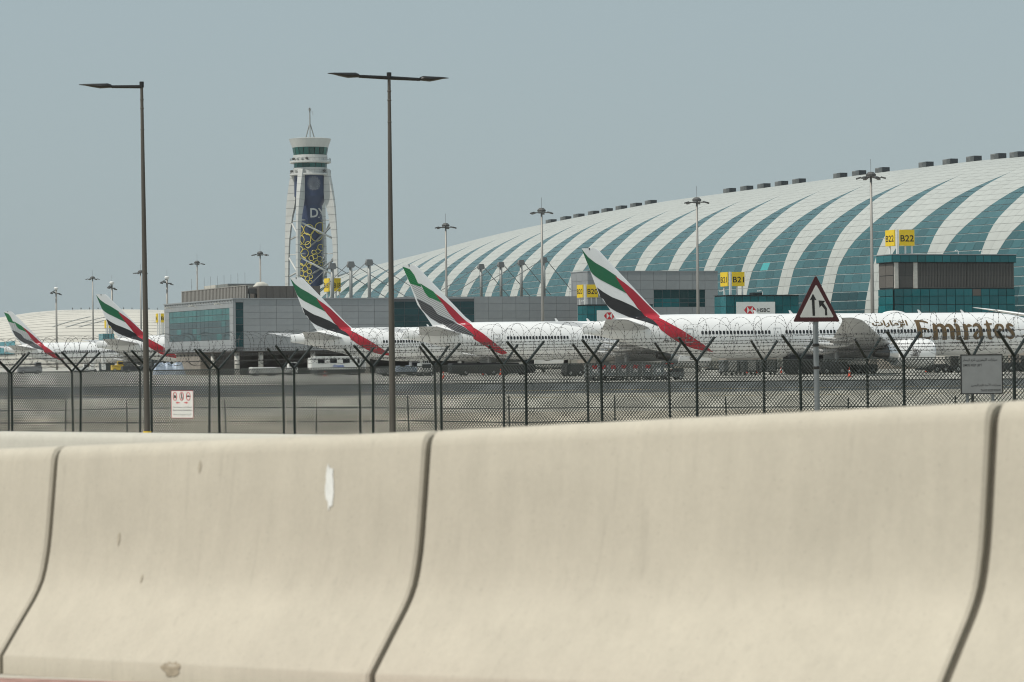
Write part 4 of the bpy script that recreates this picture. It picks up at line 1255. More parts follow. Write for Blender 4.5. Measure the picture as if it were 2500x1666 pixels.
    # windows
    def wins():
        mb = MB()
        for sd in (-1, 1):
            x = 16.6
            while x < 66.0:
                if all(abs(x-d) > 1.0 for d in DOORS) and not (38.6 < x < 39.6):
                    for z in (5.95,):
                        w_, h_ = 0.18, 0.25
                        pts = [(-w_, -h_*.6), (-w_*.6, -h_), (w_*.6, -h_), (w_, -h_*.6), (w_, h_*.6), (w_*.6, h_), (-w_*.6, h_), (-w_, h_*.6)]
                        mb.add([(x+a, sd*(fus_y(x, z+b)+0.02), z+b) for a, b in pts], [tuple(range(8))])
                x += 0.533
        return mb.mesh('cabin_windows', M['win'])
    cw = add('cabin_windows', 'wins', wins); cw['kind'] = 'stuff'
    def door():
        mb = MB()
        for a0, a1, b0, b1 in ((-.56, -.5, -1, 1), (.5, .56, -1, 1), (-.56, .56, .94, 1.0), (-.56, .56, -1.0, -.94), (-.1, .12, .30, .55)):
            for i in range(4):
                c0, c1 = b0+(b1-b0)*i/4, b0+(b1-b0)*(i+1)/4
                mb.add([(a, -(fus_y(30, 5.55+c)+0.02), 5.55+c) for a, c in ((a0, c0), (a1, c0), (a1, c1), (a0, c1))], [(0,1,2,3)])
        return mb.mesh('cabin_door', M['seam'])
    for d in DOORS[1:4]:
        o = add('cabin_door', 'door', door, fo); o.location = (d, 0, 0)
    def door5():
        mb = MB(); x = DOORS[0]
        for a0, a1, b0, b1 in ((-.56, -.48, -1, 1), (.48, .56, -1, 1), (-.56, .56, .92, 1.0), (-.56, .56, -1.0, -.92), (-.2, .2, .1, .3), (-.12, .12, -.45, -.3)):
            for i in range(4):
                c0, c1 = b0+(b1-b0)*i/4, b0+(b1-b0)*(i+1)/4
                mb.add([(x+a, -(fus_y(x+a, 5.6+c)+0.06), 5.6+c) for a, c in ((a0, c0), (a1, c0), (a1, c1), (a0, c1))], [(0,1,2,3)])
        return mb.mesh('rear_door', M['seam'])
    add('rear_door', 'door5', door5, fo)
    if full:
        def cock():
            mb = MB()
            for sd in (-1, 1):
                mb.add([(x, sd*(fus_y(x, z)+0.02), z) for x, z in ((70.1, 5.9), (71.3, 5.75), (71.0, 6.35), (70.0, 6.6))], [(0,1,2,3)])
                mb.add([(x, sd*(fus_y(x, z)+0.02), z) for x, z in ((71.4, 5.72), (72.1, 5.6), (71.7, 6.05), (71.1, 6.3))], [(0,1,2,3)])
            return mb.mesh('cockpit_windows', M['win'])
        add('cockpit_windows', 'cock', cock, fo)
        for i, (x, h) in enumerate(((26.0, 0.55), (31.5, 0.5), (52.0, 0.5), (59.0, 0.45))):
            add('blade_antenna', ('ant', i), lambda: MB().prism([(x, 8.5), (x+0.5, 8.5), (x+0.05, 8.5+h), (x-0.2, 8.5+h)], (1,0,0), (0,0,1), (0, 0.04, 0), (0,-1,0), 0.08).mesh('blade_antenna', M['paint']), fo)
        add('satellite_dome', 'sat', lambda: MB().tube([(46.0+0.5*i, 0, 8.45) for i in range(9)], [0.05, 0.25, 0.36, 0.42, 0.44, 0.42, 0.36, 0.25, 0.05], 12).mesh('satellite_dome', M['paint'], True), fo)
        for sd in (-1, 1):
            g = add('main_gear', ('mg', sd), lambda: MB().tube([(35.8, sd*5.4, 4.0), (35.8, sd*5.5, 0.75)], 0.22, 10).tube([(34.2, sd*5.5, 0.7), (37.4, sd*5.5, 0.7)], 0.16, 8).tube([(37.5, sd*4.2, 3.4), (35.8, sd*5.5, 1.6)], 0.09, 6).box(34.6, 37.0, sd*4.0-0.04, sd*4.0+0.04, 1.4, 3.2).mesh('main_gear', M['gear'], 40))
            for i, x in enumerate((34.3, 35.8, 37.3)):
                for j, dy in enumerate((-0.62, 0.62)):
                    add('wheel', ('wh', sd, i, j), lambda: MB().tube([(x, sd*5.5+dy-0.24, 0.67), (x, sd*5.5+dy-0.2, 0.67), (x, sd*5.5+dy+0.2, 0.67), (x, sd*5.5+dy+0.24, 0.67)], [0.5, 0.66, 0.66, 0.5], 18).mesh('wheel', M['tyre'], 40), g)
        g = add('nose_gear', 'ng', lambda: MB().tube([(67.4, 0, 3.0), (67.6, 0, 0.55)], 0.16, 10).tube([(67.6, -0.4, 0.55), (67.6, 0.4, 0.55)], 0.1, 8).mesh('nose_gear', M['gear'], 40))
        for j, dy in enumerate((-0.42, 0.42)):
            add('wheel', ('nwh', j), lambda: MB().tube([(67.6, dy-0.2, 0.55), (67.6, dy-.16, 0.55), (67.6, dy+.16, 0.55), (67.6, dy+0.2, 0.55)], [0.4, 0.54, 0.54, 0.4], 16).mesh('wheel', M['tyre'], 40), g)
    add('registration', ('reg', reg), skin_text('registration', reg, 11.0, 13.3, 4.72, 5.14, -1, M['dark_print']))
    if word:
        def wm():
            mb = MB()
            for k, (pts, ws) in enumerate(STROKES): ribbon(mb, pts, ws, k)
            return mb.mesh('airline_wordmark', M['gold'])
        add('airline_wordmark', 'wm', wm)
        a0, zlo = on_p(*z1((185, 240)), (T1, Q1), 3.0); a1, zhi = on_p(*z1((695, 128)), (T1, Q1), 3.0)
        add('arabic_wordmark', 'ar', skin_text('arabic_wordmark', '\uFE95\uFE8D\uFEAD\uFE8E\uFEE3\uFEF9\uFE8D', a0, a1, zlo, zhi, -1, M['gold']))
        a0, zlo = on_p(*z1((1315, 470)), (T1, Q1), 2.9); a1, zhi = on_p(*z1((1910, 428)), (T1, Q1), 2.9)
        add('web_address', 'web', skin_text('web_address', 'www.emirates.com', a0, a1, zlo, zhi, -1, M['dark_print']))
    return pl

build_plane('nearest airliner with large gold lettering and striped tail fin', T1, Q1, 'A', 'A6-EGU', True, True)
build_plane('airliner with hatched wavy flag tail fin behind the double-arm street lamp', T2, Q2, 'B', 'A6-ENS')
T3 = 485.0
build_plane('airliner with striped tail fin in front of the grey pier wing', T3, on_t(709, 720, T3)[0], 'A', 'A6-EOL')
T4 = 606.0
build_plane('airliner with striped tail fin left of the pier wing, behind a lamp post', T4, on_t(235, 760, T4)[0], 'A', 'A6-ECT')
T5 = 807.0
build_plane('most distant airliner, its hatched flag tail fin at the left edge', T5, on_t(10, 800, T5)[0], 'B', 'A6-EPW')
# an airliner beyond the frame to the right: only its raised wing tip shows over the nearest fuselage
pl0 = build_plane('airliner beyond the right edge, only a white wing tip showing', 300, 300, 'A', 'A6-EDA')
pl0.rotation_euler = (0, RAD(2.5), RAD(-80))
pl0.scale = (1.5, 1.5, 1.5)
_tip = at(2379, 750, 433)
_r = Matrix.Rotation(RAD(-80), 3, 'Z') @ Vector((23.3*1.5, -32.4*1.5, 0))
pl0.location = (_tip.x-_r.x, _tip.y-_r.y, 0)
for c in pl0.children:
    if c.name.startswith('wing'):
        c.material_slots[0].link = 'OBJECT'; c.material_slots[0].material = M['paint']

# ------------------------------------------------------------------ concrete barriers
def concrete(name, c, streak=0.075):
    m = bpy.data.materials.new(name); m.use_nodes = True
    n, l = m.node_tree.nodes, m.node_tree.links
    p = n['Principled BSDF']; p.inputs['Roughness'].default_value = 0.85
    tc = n.new('ShaderNodeTexCoord'); oi = n.new('ShaderNodeObjectInfo')
    ad = n.new('ShaderNodeVectorMath'); ad.operation = 'ADD'
    sc1 = n.new('ShaderNodeVectorMath'); sc1.operation = 'SCALE'; sc1.inputs[0].default_value = (37, 11, 0)
    l.new(oi.outputs['Random'], sc1.inputs['Scale']); l.new(tc.outputs['Object'], ad.inputs[0]); l.new(sc1.outputs['Vector'], ad.inputs[1])
    def nz(scale, st, det):
        mp = n.new('ShaderNodeMapping'); mp.inputs['Scale'].default_value = st
        l.new(ad.outputs['Vector'], mp.inputs['Vector'])
        t = n.new('ShaderNodeTexNoise'); t.inputs['Scale'].default_value = scale; t.inputs['Detail'].default_value = det; t.inputs['Roughness'].default_value = 0.6
        l.new(mp.outputs['Vector'], t.inputs['Vector']); return t
    def ramp(src, a, b, lo, hi):
        r = n.new('ShaderNodeMapRange'); r.inputs['From Min'].default_value = a; r.inputs['From Max'].default_value = b
        r.inputs['To Min'].default_value = lo; r.inputs['To Max'].default_value = hi
        l.new(src, r.inputs['Value']); return r.outputs['Result']
    a = ramp(nz(1.6, (1, 1, 1), 6).outputs['Fac'], 0.3, 0.7, 1-streak, 1+streak*0.5)
    b = ramp(nz(3.0, (4, 4, 0.5), 4).outputs['Fac'], 0.35, 0.75, 1-streak*0.6, 1+streak*0.35)
    c3 = ramp(nz(45, (1, 1, 1), 3).outputs['Fac'], 0.3, 0.7, 0.97, 1.03)
    def spots():
        v = n.new('ShaderNodeTexVoronoi'); v.inputs['Scale'].default_value = 2.3
        mp = n.new('ShaderNodeMapping'); mp.inputs['Scale'].default_value = (1, 1, 0.6)
        l.new(ad.outputs['Vector'], mp.inputs['Vector']); l.new(mp.outputs['Vector'], v.inputs['Vector'])
        return ramp(v.outputs['Distance'], 0.02, 0.07, 0.90, 1.0)
    def mul(x, y):
        q = n.new('ShaderNodeMath'); q.operation = 'MULTIPLY'; l.new(x, q.inputs[0]); l.new(y, q.inputs[1]); return q.outputs[0]
    def pores():
        v = n.new('ShaderNodeTexVoronoi'); v.inputs['Scale'].default_value = 26.0
        l.new(ad.outputs['Vector'], v.inputs['Vector'])
        return ramp(v.outputs['Distance'], 0.05, 0.13, 0.80, 1.0)
    d = ramp(nz(2.2, (9, 9, 0.22), 5).outputs['Fac'], 0.58, 0.78, 1.0, 0.90)
    k = mul(mul(mul(mul(mul(a, b), c3), spots()), pores()), d)
    vm = n.new('ShaderNodeVectorMath'); vm.operation = 'SCALE'; vm.inputs[0].default_value = c
    l.new(k, vm.inputs['Scale']); l.new(vm.outputs['Vector'], p.inputs['Base Color'])
    bp = n.new('ShaderNodeBump'); bp.inputs['Strength'].default_value = 0.25; bp.inputs['Distance'].default_value = 0.01
    l.new(nz(9, (1, 1, 1), 6).outputs['Fac'], bp.inputs['Height']); l.new(bp.outputs['Normal'], p.inputs['Normal'])
    return m
M['concrete'] = concrete('barrier_concrete', (0.53, 0.482, 0.396))
M['concrete_pale'] = concrete('barrier_concrete_pale', (0.53, 0.505, 0.44), 0.05)
M['smear'] = pmat('white_paint_smear', (0.78, 0.78, 0.75), 0.7, var=0.1, scale=20)
M['stain'] = pmat('faint_stain', (0.44, 0.39, 0.305), 0.9, var=0.1, scale=30)
M['chip'] = pmat('chipped_concrete', (0.40, 0.34, 0.255), 0.95, var=0.3, scale=30)
M['joint'] = pmat('joint_mortar_dark', (0.11, 0.098, 0.075), 0.95, var=0.2, scale=12)
HB = 1.1
PROF = [(0.350, 0.0), (0.350, 0.085), (0.341, 0.10), (0.236, 0.242), (0.158, 0.345), (0.126, 0.395), (0.101, 0.445), (0.084, 0.50), (0.066, 0.58), (0.054, 0.66), (0.036, 0.82), (0.014, 1.03), (0.006, 1.06), (-0.008, 1.083), (-0.032, 1.097), (-0.06, 1.1)]
XT = -0.09                                               # centre plane of the barrier relative to its top front edge
def prof_pts():
    f = [(-(o), h) for o, h in PROF]                     # local y: front is negative
    cy = 0.09
    b = [(2*cy-y, h) for y, h in reversed(f)]
    return f + b
def prof_o(h):
    for (o0, h0), (o1, h1) in zip(PROF, PROF[1:]):
        if h0 <= h <= h1: return o0 + (o1-o0)*(h-h0)/(h1-h0+1e-9)
    return 0
def barrier(p0, p1, z0, z1, mat, label, group, gap=0.036, name='concrete_barrier'):
    p0, p1 = Vector(p0), Vector(p1)
    d = p1-p0; L = d.length; ang = math.atan2(d.y, d.x)
    e = empty(name, (p0.x, p0.y, z0), ang, label, 'barrier', group)
    pts = prof_pts(); n = len(pts)
    xs = [gap/2, gap/2+0.012] + frange(gap/2+0.012, L-gap/2-0.012, 10)[1:-1] + [L-gap/2-0.012, L-gap/2]
    vv, ff = [], []
    for i, x in enumerate(xs):
        ins = 0.012 if i in (0, len(xs)-1) else 0.0       # chamfered ends
        for y, h in pts:
            yy = y + (ins if y < 0.09 else -ins); hh = max(0.0, h - (ins if h > 1.0 else 0))
            vv.append((x, yy, hh + (z1-z0)*x/L))
    for i in range(len(xs)-1):
        for k in range(n-1): ff.append((i*n+k, i*n+k+1, (i+1)*n+k+1, (i+1)*n+k))
        ff.append((i*n+n-1, i*n, (i+1)*n, (i+1)*n+n-1))
    ff.append(tuple(range(n))); ff.append(tuple((len(xs)-1)*n+k for k in reversed(range(n))))
    MB().add(vv, ff).build('barrier_body', mat, e, 35)
    g = MB()
    pin = [(y+0.035 if y < 0.09 else y-0.035, max(0.02, h-(0.03 if h > 1.0 else 0))) for y, h in pts]
    for i, x in enumerate((-gap/2, gap/2+0.004)): g.v += [(x, y, h) for y, h in pin]
    g.f = [tuple(range(n)), tuple(2*n-1-k for k in range(n))] + [(k, (k+1) % n, n+(k+1) % n, n+k) for k in range(n)]
    g.mi = [0]*len(g.f)
    g.build('joint_filler', M['joint'], e)
    return e, L
def face_pt(e_L, u, h, z0, z1, off=0.003):
    """point on a barrier's front face, local"""
    e, L = e_L
    return Vector((u, -(prof_o(h)+off), h + (z1-z0)*u/L))
JP = [at(138, 1090, 14.0), at(1046, 1053, 12.07), at(2426, 981, 10.0)]
JP = [2*JP[0]-JP[1]] + JP
JP += [JP[3] + (JP[3]-JP[2])*1.0]
JZ = [p.z-HB for p in JP]
nb = []
LB = ['leftmost near concrete barrier segment, mostly cut by the left edge', 'near concrete barrier segment with a white paint smear and a chipped toe', 'clean wide near concrete barrier segment in the centre right', 'near concrete barrier segment cut by the right edge']
for i in range(4):
    a, b = JP[i].copy(), JP[i+1].copy()
    a.z = b.z = 0
    nb.append(barrier(a, b, JZ[i], JZ[i+1], M['concrete'], LB[i], 'near concrete barrier segments'))
# smear and chip on the second segment
def face_patch(name, idx, outline, mat):
    e, L = nb[idx]; z0, z1 = JZ[idx], JZ[idx+1]
    c = (sum(p[0] for p in outline)/len(outline), sum(p[1] for p in outline)/len(outline))
    vv = [face_pt((e, L), c[0], c[1], z0, z1)] + [face_pt((e, L), u, h, z0, z1) for u, h in outline]
    n = len(outline)
    MB().add(vv, [(0, 1+i, 1+(i+1)%n) for i in range(n)]).build(name, mat, e)
def locate(idx, px, py):
    """(u, h) on the front face of segment idx for a photo pixel"""
    e, L = nb[idx]
    ang = e.rotation_euler.z
    best = None
    Rm = Matrix.Rotation(ang, 3, 'Z')
    for iu in range(1, 200):
        u = L*iu/200
        for ih in range(2, 105):
            h = ih/100*1.04
            p = Rm @ face_pt((e, L), u, h, JZ[idx], JZ[idx+1]) + e.location
            x, y = project(p)
            dd = (x-px)**2+(y-py)**2
            if best is None or dd < best[0]: best = (dd, u, h)
    return best[1], best[2]
def blob(idx, px, py, w, h, jag, seed, bend=0.0):
    u0, h0 = locate(idx, px, py)
    s = FPX/12.6
    r = random.Random(seed)
    return [(u0+bend*math.sin(6.2832*k/22)*h/s/2 + w/s/1.4*0.5*math.cos(6.2832*k/22)*(1+r.uniform(-jag, jag)), h0+h/s*0.5*math.sin(6.2832*k/22)*(1+r.uniform(-jag, jag))) for k in range(22)]
face_patch('paint_smear', 1, blob(1, 803, 1187, 44, 104, 0.22, 4, -0.08), M['smear'])
face_patch('chipped_patch', 1, blob(1, 418, 1630, 96, 34, 0.35, 5), M['chip'])
for q, (px, py, w, h) in enumerate(((289, 1316, 17, 34), (487, 1140, 16, 28), (345, 1412, 12, 20))): face_patch('stain_spot', 1, blob(1, px, py, w, h, 0.3, 9+q), M['stain'])
# far line of barriers across the road
B0 = at(0, 1054.7, 22.0)
zt0 = B0.z
bn = [B0 + FD*(-4.6 + 4.2*i) for i in range(4)]
LF = ['pale barrier across the road beyond the left edge', 'long pale barrier showing above the near barrier at left', 'pale barrier mostly hidden behind the near barrier']
for i in range(3):
    a, b = bn[i].copy(), bn[i+1].copy(); a.z = b.z = 0
    za = zt0-HB + 0.004*(i-1); zb_ = zt0-HB + 0.004*i
    barrier(a, b, za, zb_, M['concrete_pale'], LF[i], 'pale barriers across the road')
# red pavers along the foot of the near barrier
pvm = MB().box(0.003, 0.197, 0.003, 0.097, 0, 0.02).mesh('paver', M['paver'])
angF = math.atan2(FD.y, FD.x)
for r in range(3):
    for i in range(34):
        s = -3.6 + 0.2*i + (0.1 if r % 2 else 0)
        p = J2 + FD*s - FN*(0.5+0.1*r)
        o = link('paver', pvm, pv, (p.x, p.y, road_z(p)+0.016))
        o.rotation_euler = (0, -0.043, angF)

# ------------------------------------------------------------------ street lamps
M['lamp_pole'] = pmat('lamp_pole_paint', (0.085, 0.077, 0.066), 0.6, var=0.3, scale=2, stretch=(1,1,0.1))
M['lamp_head'] = pmat('lamp_head_dark', (0.022, 0.022, 0.022), 0.45, metal=0.3)
def lamp(px0, py0, px1, py1, D, arms, label, name='street_lamp', band=False):
    b = at(px0, py0, D); t = at(px1, py1, D)
    h = t.z
    e = empty(name, (b.x, b.y, 0), 0, label, 'street lamp')
    dx, dy = t.x-b.x, t.y-b.y
    MB().tube([(dx*f, dy*f, h*f) for f in (0, 0.02, 0.3, 0.62, 0.97, 1.0)], [0.12, 0.086, 0.080, 0.063, 0.042, 0.040], 14).build('pole', M['lamp_pole'], e, 50)
    for f in (0.958, 0.935, 0.88): MB().lathe([(0.045, 0), (0.054, 0.01), (0.054, 0.03), (0.045, 0.04)], 12).build('pole_collar', M['lamp_pole'], e, loc=(dx*f, dy*f, h*f))
    top = Vector((dx, dy, h-0.07))
    MB().tube([top-Vector((0,0,0.02)), top+Vector((0,0,0.14))], 0.062, 10).build('pole_cap', M['lamp_head'], e)
    for d, al, hl, tilt in arms:
        d = Vector(d).normalized(); al_end = top + d*al + Vector((0, 0, tilt))
        MB().tube([top, al_end], [0.05, 0.042], 10).build('arm', M['lamp_head'], e)
        sd_ = Vector((-d.y, d.x, 0)); u = Vector((0, 0, 1))
        hd = MB(); vv, ff = [], []
        ST = [(0, .045, .045, .0), (.02, .10, .055, .01), (.12, .13, .075, .02), (.35, .15, .08, .01), (.6, .13, .055, .03), (.8, .09, .03, .05), (1.0, .02, .010, .055)]
        n = 12
        for f, w, th, zz in ST:
            c = al_end + d*(hl*f) + u*zz
            for k in range(n):
                a = 6.28318*k/n
                v_ = math.sin(a)
                vv.append(c + sd_*(w*math.cos(a)) + u*(th*(v_ if v_ > 0 else v_*0.75)))
        for i in range(len(ST)-1):
            for k in range(n): ff.append((i*n+k, i*n+(k+1)%n, (i+1)*n+(k+1)%n, (i+1)*n+k))
        ff.append(tuple(range(n))); ff.append(tuple((len(ST)-1)*n+k for k in reversed(range(n))))
        hd.add(vv, ff).build('lamp_head', M['lamp_head'], e, 50)
    if band:
        MB().lathe([(0.112, 0.62), (0.112, 1.02)], 14, (dx*.1, dy*.1, 0)).build('yellow_band', M['yellow'], e)
        MB().box(-0.06, 0.06, -0.125, -0.1, 0.3, 0.6).build('service_hatch', M['lamp_head'], e)
    return e
lamp(360, 1053, 345.8, 206, 78, [((-1, -0.12, 0), 0.82, 0.90, 0.0)], 'tall street lamp with a single arm to the left', band=True)
lamp(958.5, 1045, 949.8, 184, 73, [((-0.93, -0.36, 0), 0.82, 0.84, 0.02), ((0.93, 0.36, 0), 0.84, 0.80, -0.02)], 'tall street lamp with two arms in the centre')

# ------------------------------------------------------------------ security fences
M['fence_green'] = pmat('fence_green', (0.003, 0.0105, 0.0092), 0.5, var=0.3, scale=6)
M['wire'] = pmat('fence_wire', (0.012, 0.020, 0.018), 0.55)
M['razor'] = pmat('razor_wire', (0.055, 0.055, 0.055), 0.45, metal=0.4)
def fence(p0, step, n0, n1, zj0, dzj, label, seed, rail, seen):
    rnd = random.Random(seed)
    p0 = Vector((*p0, 0)); step = Vector((*step, 0)); L = step.length; f = step.normalized(); nr = Vector((-f.y, f.x, 0))
    base = p0 + step*n0
    e = empty('security_fence', (base.x, base.y, 0), 0, label, 'fence', 'green chain link security fences')
    N = n1-n0
    def zj(k): return zj0 + dzj*k
    pm = MB().tube([(0, 0, -0.3), (0, 0, 2.2)], 0.037, 10).mesh('post', M['fence_green'], 40)
    am = {s: MB().tube([(0, 0, 0), (nr.x*s*0.80, nr.y*s*0.80, 0.62)], 0.037, 8).mesh('post_arm', M['fence_green'], 40) for s in (-1, 1)}
    spots_ = []
    for px in seen:
        c = (px-CX)/FPX
        spots_.append((c*p0.y-p0.x)/(f.x-c*f.y) - n0*L)      # where the line of the fence crosses that sight line
    g0 = spots_[1]-spots_[0]; g1 = spots_[-1]-spots_[-2]
    spots_ = [spots_[0]-2*g0, spots_[0]-g0] + spots_ + [spots_[-1]+g1, spots_[-1]+2*g1]
    for s_ in spots_:
        if not -0.1 < s_ < L*N+0.1: continue
        q = f*s_
        z = zj(n0+s_/L)
        po = link('post', pm, e, (q.x + rnd.uniform(-.02, .02), q.y, z-2.2))
        po.rotation_euler = (rnd.uniform(-.012, .012), rnd.uniform(-.012, .012), 0)
        for s in (-1, 1):
            a = link('post_arm', am[s], po, (0, 0, 2.17))
            if rnd.random() < 0.3: a.rotation_euler = (rnd.uniform(-.05, .05), rnd.uniform(-.05, .05), 0)
    # chain link: two families of diagonal wires
    TL = L*N
    ms = MB()
    sp = 0.099; r = 0.0108 if seed == 21 else 0.0085
    H = 2.55
    for fam in (1, -1):
        k = int(-H/sp)
        while k*sp < TL + H:
            s0 = k*sp
            pts = []
            for hh in (0.0, H):
                s = s0 + fam*hh*0.92
                pts.append((s, hh))
            (sa, ha), (sb, hb) = pts
            # clip to the run
            lo, hi = 0.0, 1.0
            if sb != sa:
                ta, tb_ = (0-sa)/(sb-sa), (TL-sa)/(sb-sa)
                lo, hi = max(lo, min(ta, tb_)), min(hi, max(ta, tb_))
            if hi-lo > 0.01:
                vv = []
                for tt in (lo, hi):
                    s = sa+(sb-sa)*tt; hh = ha+(hb-ha)*tt
                    z = zj(n0+s/L)-H+hh-0.03
                    c = f*s + nr*(0.004*fam) + Vector((0, 0, z))
                    vv += [c + f*r, c - f*r*0.5 + nr*r, c - f*r*0.5 - nr*r]
                ms.add(vv, [(0,1,4,3),(1,2,5,4),(2,0,3,5)])
            k += 1
    mo = ms.build('chain_link_mesh', M['wire'], e); mo['kind'] = 'stuff'
    # straining wires
    def line(name, off, dz, rr, sag=0.0, barb=False):
        pts = []
        for i in range(N+1):
            q = step*i + nr*off; pts.append(Vector((q.x, q.y, zj(n0+i)+dz)))
            if i < N:
                for g in (0.33, 0.66):
                    q2 = step*(i+g) + nr*off
                    pts.append(Vector((q2.x, q2.y, zj(n0+i+g)+dz-sag*rnd.uniform(0.4, 1))))
        mb = MB().tube(pts, rr, 4, cap=False)
        if barb:
            d = 0.0
            while d < TL:
                q = f*d + nr*off; z = zj(n0+d/L)+dz-sag*0.5
                mb.obox((q.x, q.y, z), (0.008, 0.006, 0.0), (-0.003, 0.01, 0.002), (0, 0, 0.012))
                d += 0.16
        o = mb.build(name, M['razor' if barb else 'wire'], e)
    line('top_wire', 0, -0.03, 0.009)
    for dz in rail: line('rail_wire', 0.0, dz, 0.018)
    for s in (-1, 1):
        for fr in (0.40, 0.70, 0.97): line('barbed_wire', s*0.80*fr, 0.62*fr, 0.0036, 0.03, True)
    # razor wire coil in the V
    def coil(ph, R0, pitch, hand, seed2):
        r2 = random.Random(seed2)
        pts = []
        a = ph; s = 0.0
        wob = 0.0
        nst = 26
        while s < TL:
            wob += r2.uniform(-0.012, 0.012); wob *= 0.9
            R_ = R0*(1+wob)
            c = f*(s + 0.10*math.sin(a*0.5+ph)) + nr*(R_*math.cos(a)) + Vector((0, 0, zj(n0+s/L)+0.60+R_*math.sin(a)))
            pts.append(c)
            a += hand*6.28318/nst; s += pitch/nst
        mb = MB().tube(pts, 0.0031, 3, cap=False)
        for i in range(0, len(pts)-1, 1):
            c = (pts[i]+pts[i+1])/2; d = (pts[i+1]-pts[i]).normalized()
            mb.obox(c, d*0.014, d.cross(Vector((0,0,1))).normalized()*0.007, d.cross(f).normalized()*0.005)
        return mb
    cl = coil(0.3, 0.50, 0.86, 1, seed)
    c2 = coil(2.2, 0.49, 0.92, -1, seed+1)
    cl.build('razor_coil', M['razor'], e)
    c2.build('razor_coil', M['razor'], e)
    return e
fence((-15.98, 90.0), (2.331, -1.89), -2, 14, 2.65, 0.019, 'nearer security fence with Y posts and razor wire coils', 21, (), (28, 195, 368, 535, 717, 907, 1075, 1283.5, 1469, 1700, 1954, 2207, 2475))
fence((-17.43, 97.4), (2.508, -1.646), -2, 14, 2.66, 0.011, 'second security fence just behind, posts closely following the first', 33, (), (19, 177, 340, 510, 692, 878, 1063, 1229.5, 1434, 1635.5, 1864, 2116, 2373))
# low post-and-wire line on the airfield side
lw = empty('low_wire_fence', at(-60, 980, 112).xy.to_3d(), 0, 'low thin post and wire line behind the security fences', 'fence')
o0 = Vector(lw.location)
lx = [(-60, 114), (159, 113), (310, 112), (551, 111), (771, 109), (998, 107), (1243, 105), (1501, 103), (1774, 101), (2070, 99), (2330, 98), (2560, 97)]
lp_ = []
for i, (px, D) in enumerate(lx):
    p = at(px, 973, D); p.z = 0
    d = p-o0
    lp_.append(d)
    MB().tube([(0,0,0), (random.uniform(-.05,.05), 0, 1.45+random.uniform(-.08,.08))], 0.028, 6).build('thin_post', M['fence_green'], lw, loc=(d.x, d.y, 0))
for z in (1.06, 0.55):
    MB().tube([d+Vector((0,0,z+random.uniform(-.04,.04))) for d in lp_], 0.022, 5, cap=False).build('rail_wire', M['wire'], lw)

# ------------------------------------------------------------------ signs
M['sign_white'] = pmat('sign_white', (0.70, 0.70, 0.68), 0.5, var=0.06, scale=5)
M['sign_red'] = pmat('sign_red', (0.06, 0.005, 0.008), 0.45)
M['sign_redbright'] = pmat('sign_red_bright', (0.55, 0.05, 0.06), 0.5)
M['sign_back'] = pmat('sign_grey', (0.20, 0.21, 0.215), 0.5, var=0.1, scale=4)
M['galv'] = pmat('galvanised_tube', (0.20, 0.22, 0.235), 0.45, metal=0.4, var=0.15, scale=5)
D3 = 56.0
pc = at(1992.5, 745, D3); pb_ = at(1997.5, 995, D3)
ts = empty('warning_sign', (pb_.x, pb_.y, 0), 0, 'triangular red bordered lane merge warning sign on grey pole', 'road sign')
lean = (pc.x-pb_.x)/(pc.z-pb_.z)
ux = Vector((0.86, 0.51, 0)).normalized(); nn = Vector((ux.y, -ux.x, 0)); uz = Vector((lean, 0, 1)).normalized()
a1 = at(1991, 672, D3); zb_ = at(1993, 786, D3).z
hS = a1.z-zb_; wS = 122/FPX*D3/ux.x
top = Vector((a1.x-pb_.x, a1.y-pb_.y, a1.z)); cen = top - uz*hS
MB().tube([(lean*0.0, 0.05, 0), (lean*2.0, 0.05, 2.0), (lean*(a1.z-0.3), 0.05, a1.z-0.3)], 0.054, 12).build('pole', M['galv'], ts, 40)
def rtri(h, w, o, r):
    """triangle with rounded corners, apex up; local (u, v) from the base centre"""
    P = [(0, h-o*2.1), (-w/2+o*1.75, o), (w/2-o*1.75, o)]
    out = []
    for i in range(3):
        a, b, c = Vector(P[i-1]), Vector(P[i]), Vector(P[(i+1)%3])
        da, dc = (a-b).normalized(), (c-b).normalized()
        for f in (0, .25, .5, .75, 1):
            p = (b+da*r).lerp(b+dc*r, f)*0.5 + (b + (da+dc)*0.0 + (da*r*(1-f)**2 + dc*r*f**2))*0.5
            out.append((p.x, p.y))
    return out
bd = MB().prism(rtri(hS, wS, 0, 0.035), ux, uz, cen, nn, 0.012).build('sign_board', M['sign_red'], ts)
MB().prism(rtri(hS, wS, 0.088, 0.03), ux, uz, cen+nn*0.0125, nn, 0.003).build('white_panel', M['sign_white'], bd)
def sp(px, py):
    """photo pixel -> board coordinates"""
    o = at(px, py, D3)
    u = (px-1993)/FPX*D3/ux.x; v = (786-py)/FPX*D3
    return (u, v)
def c5(p): return (1600+p[0]/3.136, 600+p[1]/3.136)
ar1 = [sp(*c5(p)) for p in ((1198,538),(1218,538),(1216,415),(1232,418),(1204,368),(1178,418),(1194,415))]
ar2 = [sp(*c5(p)) for p in ((1300,535),(1318,535),(1316,480),(1288,440),(1304,424),(1250,420),(1256,476),(1272,458),(1300,492))]
MB().prism(ar1, ux, uz, cen+nn*0.0165, nn, 0.002).build('straight_arrow', M['black'], bd)
MB().prism(ar2, ux, uz, cen+nn*0.0165, nn, 0.002).build('bent_arrow', M['black'], bd)
for z in (0.1, 0.55): MB().tube([cen+uz*(hS*z)-nn*0.03-ux*0.12, cen+uz*(hS*z)-nn*0.03+ux*0.12], 0.02, 6).build('clamp', M['galv'], ts)
